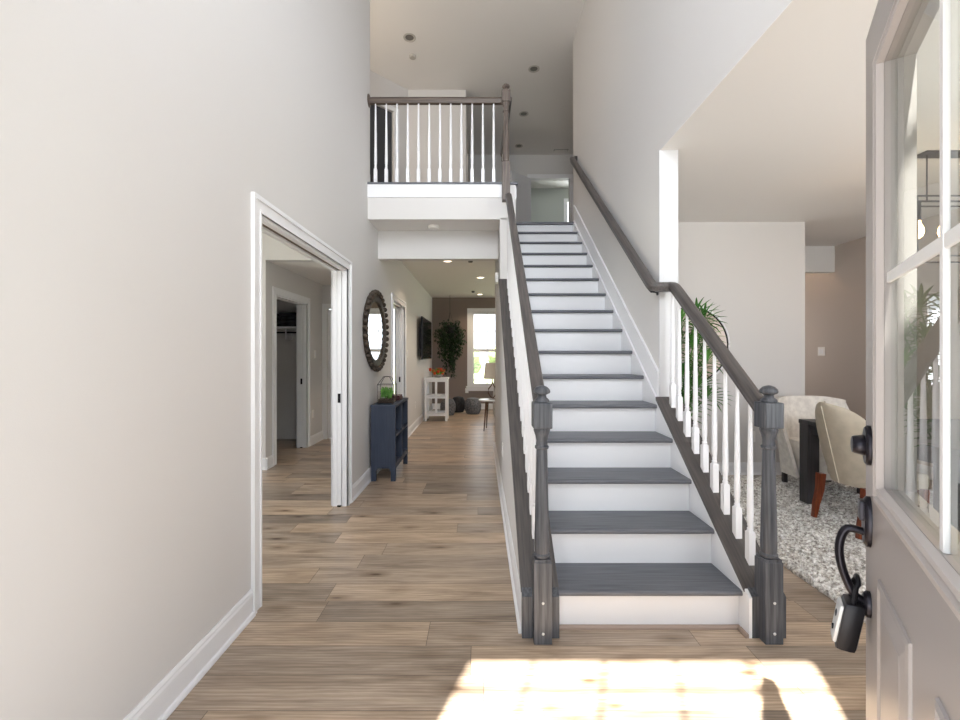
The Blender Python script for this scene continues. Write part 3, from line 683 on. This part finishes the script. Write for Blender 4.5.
detector(-.15, 9.6, 2.71, 'small dark detector on hallway ceiling near the back wall', .035, 'darkvoid')
t = thing('ceiling_vent', 'dark air vent slot in the upstairs ceiling above bedroom doorway', 'vent', (1.72, 9.35, H2))
obj('vent_frame', box(B(), -.15, .15, -.04, .04, -.006, 0), 'darkvoid', t)
b = B()
for k in range(5): box(b, -.14, .14, -.032+k*.015, -.028+k*.015, -.010, -.006)
obj('vent_slats', b, 'plate', t)

# ------------------------------------------------------------ wall fittings
def plate_x(name, x, y, z, sgn, w, h, kind, label, cat):
    t = thing(name, label, cat, (x, y, z)); X = sorted((0, sgn*.006))
    obj('cover_plate', box(B(), *X, -w/2, w/2, -h/2, h/2, .002), 'plate', t)
    b = B(); X2 = sorted((sgn*.006, sgn*.010)); n = 2 if w > .1 else 1
    for k in range(n):
        yc = 0 if n == 1 else (-.023+.046*k)
        if kind == 'switch': box(b, *X2, yc-.016, yc+.016, -.033, .033, .001)
        else: box(b, *X2, -.016, .016, .006, .034, .003); box(b, *X2, -.016, .016, -.034, -.006, .003)
    obj('toggle' if kind == 'switch' else 'socket', b, 'white', t)
def plate_y(name, x, y, z, w, h, kind, label, cat, extra=None):
    t = thing(name, label, cat, (x, y, z))
    obj('cover_plate', box(B(), -w/2, w/2, -.006, 0, -h/2, h/2, .002), 'plate', t)
    b = B()
    if kind == 'switch': box(b, -.016, .016, -.010, -.006, -.033, .033, .001)
    else: box(b, -.016, .016, -.010, -.006, .006, .034, .003); box(b, -.016, .016, -.010, -.006, -.034, -.006, .003)
    obj('toggle' if kind == 'switch' else 'socket', b, 'white', t)
plate_x('light_switch', XW, 7.05, 1.34, 1, .075, .12, 'switch', 'white light switch on hallway wall right of the second doorway', 'light switch')
plate_x('wall_outlet', XW, 7.9, .42, 1, .075, .12, 'outlet', 'white outlet low on hallway left wall under the television', 'outlet')
plate_x('light_switch', -2.47, 6.58, 1.33, 1, .075, .12, 'switch', 'light switch in the side passage right of the closet door', 'light switch')
plate_x('wall_outlet', -2.47, 6.5, .45, 1, .075, .12, 'outlet', 'outlet low in the side passage right of the closet door', 'outlet')
plate_x('light_switch', 4.79, 6.17, 1.37, -1, .125, .12, 'switch', 'double light switch on the warm-toned wall beyond the dining room', 'light switch')
plate_x('wall_outlet', .208, 4.0, .46, -1, .075, .12, 'outlet', 'outlet low on the hallway side of the stair wall', 'outlet')
plate_y('wall_outlet', -.32, 10.7, .45, .08, .12, 'outlet', 'white outlet on the darker back wall below the window', 'outlet')
plate_y('wall_outlet', 3.0, 4.86, .42, .08, .12, 'outlet', 'white outlet on dining wall seen right of last baluster', 'outlet')
o = obj('door_chime', box(B(), -.036, 0, -.07, .07, -.055, .055, .008), 'plate', None, loc=(.207, 5.0, 2.19)); tag(o, 'white door chime box high on the hallway side of the stair wall', 'door chime')

# ------------------------------------------------------------ hallway mirror, console, things
mr = thing('wall_mirror', 'oval hallway mirror with dark scalloped wooden frame', 'mirror', (XW, 4.86, 1.585))
RY, RZ = .52, .445
b = B(); prof = [(0, -.075), (.03, -.07), (.038, -.03), (.030, 0), (.018, .02), (0, .03)]
seg = 96; rings = []
for k in range(seg):
    a = 2*math.pi*k/seg; ca, sa = math.cos(a), math.sin(a)
    rings.append([b.verts.new((px, (RY-.05+pr)*ca, (RZ-.05+pr)*sa)) for px, pr in prof])
for k in range(seg):
    a, c = rings[k], rings[(k+1) % seg]
    for j in range(len(prof)-1): b.faces.new((a[j], a[j+1], c[j+1], c[j]))
    b.faces.new((a[-1], a[0], c[0], c[-1]))
obj('frame', b, 'iron', mr, True)
b = B()
for k in range(36):
    a = 2*math.pi*k/36; ball(b, (.03, (RY-.022)*math.cos(a), (RZ-.022)*math.sin(a)), .03, 1.0, 1, 1, 2)
obj('scalloped_edge', b, 'iron', mr, True)
b = B(); seg = 64; f = [b.verts.new((.014, (RY-.10)*math.cos(2*math.pi*k/seg), (RZ-.10)*math.sin(2*math.pi*k/seg))) for k in range(seg)]; g = [b.verts.new((.004, v.co.y, v.co.z)) for v in f]
b.faces.new(f); b.faces.new(g[::-1])
for k in range(seg): b.faces.new((f[k], f[(k+1) % seg], g[(k+1) % seg], g[k]))
obj('mirror_glass', b, 'mirror', mr)

cs = thing('console_cabinet', 'navy blue cubby console against the left hallway wall', 'cabinet', (-1.0, 4.98, 0))
# local: back at x=-.135, front (open cubbies) at x=+.125 ; y from -.39 to .39
x0, x1, y0, y1 = -.138, .118, -.39, .40
obj('top_board', box(B(), x0-.004, x1+.006, y0-.006, y1+.006, .775, .80, .003), 'navy', cs)
obj('side_panel', box(B(), x0, x1, y0, y0+.025, .155, .775), 'navy', cs); obj('side_panel', box(B(), x0, x1, y1-.025, y1, .155, .775), 'navy', cs)
obj('back_panel', box(B(), x0, x0+.012, y0+.025, y1-.025, .155, .775), 'navyin', cs)
obj('shelf', box(B(), x0+.012, x1, y0+.025, y1-.025, .46, .482), 'navy', cs); obj('bottom_board', box(B(), x0+.012, x1, y0+.025, y1-.025, .155, .18), 'navy', cs)
obj('divider', box(box(B(), x0+.012, x1, -.01, .012, .18, .46), x0+.012, x1, -.01, .012, .482, .775), 'navy', cs)
b = B(); prism(b, [(x0, .155), (x0, .10), (x0+.05, .10), (x0+.07, .135), (x1-.07, .135), (x1-.05, .10), (x1, .10), (x1, .155)], 'y', y0+.003, y0+.02); box(b, x1-.02, x1, y0+.02, y1, .13, .155)
obj('apron', b, 'navy', cs)
for sx in (x0, x1-.05):
    for sy in (y0, y1-.05):
        b = B(); box(b, sx, sx+.05, sy, sy+.05, 0, .155, .003); obj('leg', b, 'navy', cs)
tr = thing('glass_terrarium', 'house shaped glass terrarium holding green plants on the navy console', 'terrarium', (-1.01, 4.78, .801))
b = B(); w, d, h, hp = .088, .08, .20, .285
cor = [(-w, -d), (w, -d), (w, d), (-w, d)]
E_ = []
for i in range(4):
    a, c = cor[i], cor[(i+1) % 4]
    tube(b, [(a[0], a[1], .004), (c[0], c[1], .004)], .0028, 6); tube(b, [(a[0], a[1], h), (c[0], c[1], h)], .0028, 6); tube(b, [(a[0], a[1], .004), (a[0], a[1], h)], .0028, 6)
    tube(b, [(a[0], a[1], h), (a[0]*.35, a[1]*.35, hp)], .0028, 6); tube(b, [(a[0]*.35, a[1]*.35, hp), (c[0]*.35, c[1]*.35, hp)], .0028, 6)
obj('metal_frame', b, 'bronze', tr)
b = B()
for sx in (-w, w): box(b, sx-.001, sx+.001, -d, d, .004, h)
for sy in (-d, d): box(b, -w, w, sy-.001, sy+.001, .004, h)
obj('glass_pane', b, 'clear', tr)
obj('soil_bed', box(B(), -w+.006, w-.006, -d+.006, d-.006, .004, .045, .004), 'soil', tr)
b = B()
for k in range(120):
    x, y = random.uniform(-.055, .055), random.uniform(-.05, .05); a = random.uniform(0, 6.28); l = random.uniform(.04, .09)
    zz = random.uniform(.045, .10); leafcard(b, (x, y, zz), (x+math.cos(a)*.02, y+math.sin(a)*.02, zz+l), .016)
obj('plants', b, 'bright', tr)
bk = thing('book_stack', 'dark maroon books lying flat on the console behind the terrarium', 'books', (-1.0, 5.14, .801))
obj('book', box(B(), -.08, .08, -.11, .11, 0, .028, .003), 'maroon', bk); obj('book', box(B(), -.07, .075, -.10, .10, .0285, .052, .003), 'maroon', bk)

# television on the hall wall
tv = thing('television', 'flat black television mounted on the left wall far down the hall', 'television', (XW, 8.85, 1.63))
b = B(); box(b, .075, .11, -.75, .75, -.40, .40, .006); obj('bezel', b, 'black', tv)
obj('screen', box(B(), .1101, .112, -.735, .735, -.385, .385), 'tv', tv)
obj('wall_mount', box(box(B(), 0, .015, -.25, .25, -.2, .2), .015, .075, -.08, .08, -.1, .1), 'black', tv)

# white two tier stand
ws = thing('plant_stand', 'white slatted two tier stand below the television', 'stand', (-.875, 8.95, 0))
hw, hd = .225, .19
for sx in (-1, 1):
    for sy in (-1, 1): obj('leg', box(B(), sx*hw-.022*(1+sx), sx*hw+.022*(1-sx), sy*hd-.022*(1+sy), sy*hd+.022*(1-sy), 0, .83), 'white', ws)
obj('top_board', box(B(), -hw-.015, hw+.015, -hd-.015, hd+.015, .83, .86, .003), 'white', ws)
for z in (.14, .49): obj('shelf', box(B(), -hw+.002, hw-.002, -hd+.004, hd-.004, z, z+.022), 'white', ws)
for z in (.10, .45, .78):
    for sy in (-hd+.004, hd-.022): obj('rail', box(B(), -hw+.044, hw-.044, sy, sy+.018, z, z+.05), 'white', ws)
    for sx in (-hw+.004, hw-.022): obj('rail', box(B(), sx, sx+.018, -hd+.044, hd-.044, z, z+.05), 'white', ws)
for x in (0, ): 
    for z0, z1 in ((.15, .45), (.50, .78)):
        obj('slat', box(B(), x-.022, x+.022, -hd+.006, -hd+.02, z0, z1), 'white', ws)
        for sx in (-hw+.006, hw-.02): obj('slat', box(B(), sx, sx+.014, -.022, .022, z0, z1), 'white', ws)
fl = thing('flower_bowl', 'low bowl of red flowers and greens on the white stand', 'flowers', (-.86, 8.93, .861))
obj('bowl', lathe(B(), [(.05, 0), (.09, .02), (.11, .05), (.105, .055), (.04, .05)], 0, 0, 20), 'pot', fl, True)
b = B()
for k in range(90):
    a = random.uniform(0, 6.28); r = random.uniform(.02, .19); z = random.uniform(.05, .11)
    leafcard(b, (math.cos(a)*r*.4, math.sin(a)*r*.4, z*.6+.02), (math.cos(a)*r, math.sin(a)*r, z+random.uniform(.02, .10)), .035)
obj('greenery', b, 'bright', fl)
b = B()
for k in range(9):
    a = k*.7; r = .10+.05*(k % 2); c = (math.cos(a)*r, math.sin(a)*r-.02, .085+.035*(k % 3))
    for j in range(7):
        q = 2*math.pi*j/7; leafcard(b, c, (c[0]+math.cos(q)*.055, c[1]+math.sin(q)*.055-.01, c[2]+.03), .045, .2)
    ball(b, c, .03)
obj('bloom', b, 'red', fl)

# hanging ivy in the corner
hp_ = thing('hanging_plant', 'dark trailing plant hanging in the far left corner', 'hanging plant', (-.70, 10.25, 1.86))
obj('pot', lathe(B(), [(.05, -.05), (.10, 0), (.12, .10), (.11, .10), (.06, .02)], 0, 0, 18), 'darkfab', hp_, True)
b = B()
for k in range(3):
    a = k*2.094; tube(b, [(.11*math.cos(a), .11*math.sin(a), .10), (0, 0, .45)], .003, 5)
tube(b, [(0, 0, .45), (0, 0, .845)], .004, 5)
obj('hanger', b, 'black', hp_)
b = B(); st_ = B()
for k in range(42):
    a = random.uniform(0, 6.28); r = random.uniform(.06, .40); L = max(.12, (1.0-2.6*r)*random.uniform(.6, 1.15)+.15)
    px, py = .06*math.cos(a), .06*math.sin(a)
    pts = [(px, py, .1), (px+.5*r*math.cos(a), py+.35*r*math.sin(a), .22*random.uniform(.3, 1.2)), (r*math.cos(a), .6*r*math.sin(a), .02)]
    n = int(L/.07)
    for j in range(1, n+1): pts.append((pts[2][0]*1.0+random.uniform(-.02, .02), pts[2][1]+random.uniform(-.02, .02), -L*j/n+.02))
    tube(st_, pts, .003, 4)
    for p in pts:
        for q in range(4):
            c = Vector(p)+Vector((random.uniform(-.04, .04), random.uniform(-.04, .04), random.uniform(-.04, .04))); t_ = c+Vector((random.uniform(-.05, .05), random.uniform(-.05, .05), random.uniform(-.07, .01)))
            leafcard(b, c, t_, .045)
obj('leaves', b, 'ivy', hp_); obj('vine', st_, 'ivy', hp_)

# poufs
def pouf(x, y, r, h, m, label):
    bm = B(); seg = 48; prof = [(0.25, 0), (.75, .02), (.96, .25), (1, .5), (.94, .75), (.7, .95), (.3, 1.0), (.05, .985)]
    rings = []
    for pr, pz in prof:
        rings.append([bm.verts.new((pr*r*(1-.035*(k % 4 == 0)*(pr > .2))*math.cos(2*math.pi*k/seg), pr*r*(1-.035*(k % 4 == 0)*(pr > .2))*math.sin(2*math.pi*k/seg), pz*h-.0*k)) for k in range(seg)])
    for a, c in zip(rings, rings[1:]):
        for k in range(seg): bm.faces.new((a[k], a[(k+1) % seg], c[(k+1) % seg], c[k]))
    bm.faces.new(rings[0][::-1]); bm.faces.new(rings[-1])
    o = obj('floor_pouf', bm, m, None, True, loc=(x, y, 0)); tag(o, label, 'pouf', 'poufs by the back wall'); return o
pouf(-.70, 9.62, .17, .36, 'greyfab', 'grey striped pouf half hidden behind the white stand')
pouf(-.50, 10.12, .16, .36, 'darkfab', 'black pouf in the middle between two grey poufs')
pouf(-.16, 9.85, .19, .36, 'greyfab', 'rightmost ribbed dark grey pouf below the wall outlet')

# side table, lamp, armchair
tb = thing('side_table', 'small round side table with splayed walnut legs at hallway end', 'side table', (.19, 7.73, 0))
obj('table_top', lathe(B(), [(.20, .515), (.215, .52), (.215, .535), (.20, .54)], 0, 0, 40), mat('glare_top', (.62, .6, .58), .15), tb, True)  # glare on the table top put into its pale base colour
for k in range(3):
    a = math.radians(-128+120*k); obj('leg', tube(B(), [(.20*math.cos(a), .20*math.sin(a), 0.004), (.13*math.cos(a), .13*math.sin(a), .515)], .018, 10, scale=[.55, 1]), 'brown', tb, True)
lp = thing('table_lamp', 'table lamp with tan linen shade and curved dark base on side table', 'lamp', (.22, 7.75, .541))
obj('lamp_shade', lathe(B(), [(.155, .36), (.125, .64), (.122, .64), (.15, .365)], 0, 0, 36), 'shade', lp, True)
b = B(); lathe(b, [(.07, 0), (.07, .012), (.03, .02)], 0, 0, 24)
tube(b, [(0, 0, .015), (-.04, 0, .05), (-.075, 0, .11), (-.07, 0, .18), (-.02, 0, .24), (.0, 0, .30), (0, 0, .40)], .010, 10)
tube(b, [(0, 0, .015), (.04, 0, .05), (.075, 0, .11), (.07, 0, .18), (.02, 0, .24), (.0, 0, .30)], .010, 10)
obj('lamp_base', b, 'brown', lp, True)
obj('bulb', ball(B(), (0, 0, .45), .035), 'plate', lp, True)
ac = thing('armchair', 'light grey upholstered armchair behind the side table', 'armchair', (.68, 8.65, 0))
obj('seat', box(B(), -.28, .28, -.36, .30, .14, .44, .04), 'lightgrey', ac, True); obj('backrest', box(B(), -.40, .40, .30, .46, .14, .85, .05), 'lightgrey', ac, True)
for s in (-1, 1): obj('armrest', box(B(), *sorted((s*.28, s*.42)), -.38, .30, .14, .60, .04), 'lightgrey', ac, True)
for sx in (-.34, .34):
    for sy in (-.3, .38): obj('leg', lathe(B(), [(.014, 0), (.022, .15)], sx, sy, 10), 'brown', ac)

# closet contents
cl = thing('closet_shelf', 'white closet shelf with hanging rod inside the side passage closet', 'shelf', (-2.95, 6.7, 1.72))
obj('shelf_board', box(B(), -.9, .34, -.2, .2, 0, .02), 'white', cl)
obj('hanging_rod', tube(B(), [(-.9, 0, -.06), (.34, 0, -.06)], .012), 'black', cl); obj('bracket', box(B(), -.01, .01, -.02, .2, -.16, 0), 'white', cl)
for k, (x, l) in enumerate(((-2.84, 'dark folded blanket on the closet shelf, right pile'), (-3.25, 'dark folded blanket on the closet shelf, left pile'))):
    b = B(); 
    for j in range(4): box(b, -.17, .17, -.15+.01*j, .15-.008*j, .055*j, .055*j+.05, .018)
    tag(obj('folded_blanket', b, 'hang', None, True, loc=(x, 6.68, 1.741)), l, 'blanket', 'blankets on the closet shelf')

# ------------------------------------------------------------ dining room
b = B(); RX0, RX1, RY0, RY1 = 1.90, 4.3, 1.6, 4.72
step = .013; nx, ny = int((RX1-RX0)/step), int((RY1-RY0)/step)
g = []
for i in range(nx+1):
    row = []
    for j in range(ny+1):
        edge = min(i, nx-i, j, ny-j)
        z = (.012 if edge == 0 else .022+random.random()**1.5*.022)
        row.append(b.verts.new((RX0+i*step+random.uniform(-.005, .005), RY0+j*step+random.uniform(-.005, .005), z)))
    g.append(row)
for i in range(nx):
    for j in range(ny): b.faces.new((g[i][j], g[i+1][j], g[i+1][j+1], g[i][j+1]))
per = [g[i][0] for i in range(nx+1)]+[g[nx][j] for j in range(1, ny+1)]+[g[i][ny] for i in range(nx-1, -1, -1)]+[g[0][j] for j in range(ny-1, 0, -1)]
low = [b.verts.new((v.co.x, v.co.y, .001)) for v in per]
for k in range(len(per)): b.faces.new((per[k], per[(k+1) % len(per)], low[(k+1) % len(per)], low[k]))
b.faces.new(low)
tag(obj('shag_rug', b, 'rug', None), 'thick white and grey shag rug under the dining table', 'rug')

dt = thing('dining_table', 'dark espresso dining table, corner leg between the tan and cream chairs', 'dining table', (2.8, 2.62, .045))
obj('table_top', box(B(), 0, 1.6, 0, 1.25, .68, .715, .004), 'espresso', dt)
obj('apron', box(box(box(box(B(), .1, 1.5, .03, .05, .60, .68), .1, 1.5, 1.2, 1.22, .60, .68), .03, .05, .1, 1.15, .60, .68), 1.55, 1.57, .1, 1.15, .60, .68), 'espresso', dt)
for sx in (.005, 1.495):
    for sy in (.005, 1.145): obj('leg', box(B(), sx, sx+.1, sy, sy+.1, 0, .68, .003), 'espresso', dt)

# tan leather barrel chair, back to the camera
tc_ = thing('dining_chair', 'tan leather chair with curved seamed back and reddish legs, near the door', 'chair', (2.88, 3.27, .047))
def tanback(u, v):
    w = .74+.26*math.sin(min(1, u/.5)*math.pi/2) if u < .5 else math.sqrt(max(.0, 1-((u-.5)/.502)**2.2))
    s = (v-.5)*2
    return (-.21+.15*abs(s)**2*w-.14*u, s*.29*w, .325+.60*u)
obj('backrest', shell(B(), tanback, 22, 22, -.035), 'tan', tc_, True)
b = B(); tube(b, [tuple(Vector(tanback(k/20, .5))+Vector((-.002, 0, 0))) for k in range(20)], .0032, 6); obj('piping', b, mat('piping', (.75, .68, .55), .5), tc_, True)
obj('seat', box(B(), -.14, .25, -.22, .22, .33, .45, .035), 'tan', tc_, True)
for sy in (-.215, .195):
    obj('leg', sweep(B(), [(-.018, -.018), (.018, -.018), (.018, .018), (-.018, .018)], [(-.25, sy, 0), (-.235, sy, .10), (-.205, sy, .22), (-.195, sy, .345)], up=Vector((0, 1, 0)), scale=[.8, 1, 1.2, 1.35]), 'cherry', tc_)
    obj('leg', sweep(B(), [(-.018, -.018), (.018, -.018), (.018, .018), (-.018, .018)], [(.20, sy, 0), (.20, sy, .345)], up=Vector((0, 1, 0)), scale=[.8, 1.3]), 'cherry', tc_)

# cream upholstered chair on the far side
cc = thing('dining_chair', 'cream upholstered chair with flared back at the far side of table', 'chair', (3.28, 4.27, .047))
def creamback(u, v):
    s = (v-.5)*2; w = .25+.085*u; zt = .47
    z = .12+.74*u-.03*(abs(s)**4)*u
    return (s*w, .17-.14*abs(s)**2.5+.05*u*u, z)
obj('backrest', shell(B(), creamback, 16, 20, lambda u, v: .05), 'cream', cc, True)
obj('seat', box(B(), -.25, .25, -.25, .12, .12, .46, .035), 'cream', cc, True)
for s in (-1, 1):
    def wing(u, v, s=s): return (s*(.262+.07*u), .10-.22*v*(1-.55*u), .12+u*(.52+.16*(1-v)))
    obj('wing', shell(B(), wing, 10, 8, .03*s), 'cream', cc, True)
for sx in (-.22, .22):
    for sy in (-.22, .15): obj('leg', box(B(), sx-.018, sx+.018, sy-.018, sy+.018, 0, .12), 'espresso', cc)

# chandelier over the table
ch = thing('chandelier', 'black linear cage chandelier with glowing bulbs over the dining table', 'chandelier', (3.55, 3.2, 2.02))
b = B(); w, d = .48, .11
for z in (0, .42):
    for a, c in (((-w, -d), (w, -d)), ((w, -d), (w, d)), ((w, d), (-w, d)), ((-w, d), (-w, -d))): tube(b, [(a[0], a[1], z), (c[0], c[1], z)], .006, 6)
for sx in (-w, w):
    for sy in (-d, d): tube(b, [(sx, sy, 0), (sx, sy, .42)], .006, 6)
tube(b, [(-w, 0, .42), (w, 0, .42)], .007, 6)
obj('cage', b, 'black', ch)
b = B()
for sx in (-.3, .3): tube(b, [(sx, 0, .42), (sx, 0, .765)], .005, 6)
box(b, -.35, .35, -.05, .05, .755, .769); obj('downrod', b, 'black', ch)
for k in range(5):
    x = -.36+.18*k
    so = obj('socket', lathe(B(), [(.014, .28), (.014, .42)], x, 0, 12), 'black', ch)
    obj('bulb', lathe(B(), [(.004, .15), (.022, .165), (.032, .195), (.028, .225), (.014, .26), (.012, .28)], x, 0, 14), 'bulb', so, True)
    q = bpy.data.lights.new('bulb_light', 'POINT'); q.energy = 1.6; q.color = (1, .7, .42); q.shadow_soft_size = .04
    qo = bpy.data.objects.new('bulb_light', q); C.objects.link(qo); qo.location = (3.55+x, 3.2-.06, 2.19)

# round dining mirror
dm = thing('wall_mirror', 'round dining room mirror with thin frame behind the palm', 'mirror', (2.315, 4.86, 1.43))
b = B(); tube(b, [(.43*math.cos(2*math.pi*k/64), -.012, .43*math.sin(2*math.pi*k/64)) for k in range(64)], .012, 8, True); obj('frame', b, 'white', dm, True)
b = B(); tube(b, [(.413*math.cos(2*math.pi*k/64), -.016, .413*math.sin(2*math.pi*k/64)) for k in range(64)], .006, 6, True); obj('inner_rim', b, 'black', dm, True)
b = B(); f = [b.verts.new((.412*math.cos(2*math.pi*k/64), -.012, .412*math.sin(2*math.pi*k/64))) for k in range(64)]; g_ = [b.verts.new((v.co.x, -.004, v.co.z)) for v in f]
b.faces.new(f); b.faces.new(g_[::-1])
for k in range(64): b.faces.new((f[k], f[(k+1) % 64], g_[(k+1) % 64], g_[k]))
obj('mirror_glass', b, 'mirror', dm)

# potted palm
pl = thing('potted_palm', 'green potted palm in the dining room behind the stair balusters', 'plant', (1.93, 4.30, .045))
obj('pot', lathe(B(), [(.12, 0), (.16, .12), (.17, .30), (.16, .31), (.15, .27), (.02, .26)], 0, 0, 28), 'pot', pl, True)
b = B(); b2 = B()
tips = [(.28, -.12, 1.70), (.12, -.2, 1.74), (.33, -.05, 1.52), (-.08, -.2, 1.66), (.02, -.28, 1.45), (.22, -.25, 1.30), (-.22, -.15, 1.40), (-.12, -.3, 1.18), (.12, .1, 1.5), (.05, -.32, 1.05), (-.28, -.05, 1.1), (.3, .1, 1.2), (-.05, -.2, .9), (.18, -.3, .95)]
for tx, ty, tz in tips:
    tx = tx*.72; tz = tz*.93+.0
    base = Vector((random.uniform(-.03, .03), random.uniform(-.03, .03), .26)); tip = Vector((tx, ty, tz))
    mid = base.lerp(tip, .55)+Vector((-tx*.25, -ty*.25, .12)); pts = []
    for k in range(13):
        t = k/12; pts.append(base*(1-t)**2+mid*2*t*(1-t)+tip*t*t)
    tube(b2, pts, .006, 5)
    hub = pts[-1]; dirv = (pts[-1]-pts[-3]).normalized(); s = dirv.cross(Vector((0, 1, 0))).normalized()
    for k in range(13):
        a = math.radians(-105+17.5*k); dv = dirv*math.cos(a)+s*math.sin(a)+Vector((0, -.15, 0)); L = .19+.05*math.cos(a)
        leafcard(b, hub, hub+dv.normalized()*L+Vector((0, 0, -.03)), .028, .1)
    for k in range(5, 12):
        for sg in (-1, 1):
            leafcard(b, pts[k], pts[k]+s*sg*.13+dirv*.06+Vector((0, -.02, -.02)), .028, .1)
obj('fronds', b, 'leaf', pl); obj('stems', b2, 'leaf', pl)

# ------------------------------------------------------------ outdoors (seen through the back window)
struct('ground', box(B(), -30, 30, -20, 60, -.5, -.25), 'grass')
struct('porch', box(B(), -1.6, 1.6, -3, .0, -.25, -.03), 'concrete')
struct('bounce_slab', box(B(), -9, 9, -12, .0, -.26, -.23), 'concrete')  # unseen slab added to bounce neutral light indoors instead of lawn green
for k, (x, y, s, l) in enumerate(((-1.2, 27, .62, 'leafy tree outside, left half of the back window'), (1.6, 28, .70, 'leafy tree outside, right half of the back window'))):
    t = thing('tree', l, 'tree', (x, y, -.25))
    b = B()
    for j in range(14): ball(b, (random.uniform(-1.6, 1.6)*s, random.uniform(-1, 1)*s, (1.0+random.uniform(0, 1.6))*s), random.uniform(.6, .95)*s)
    for v in b.verts: v.co += Vector((random.uniform(-.1, .1), random.uniform(-.1, .1), random.uniform(-.1, .1)))
    obj('crown', b, 'tree', t); obj('trunk', lathe(B(), [(.2, 0), (.13, 1.5*s)], 0, 0, 10), 'bark', t)
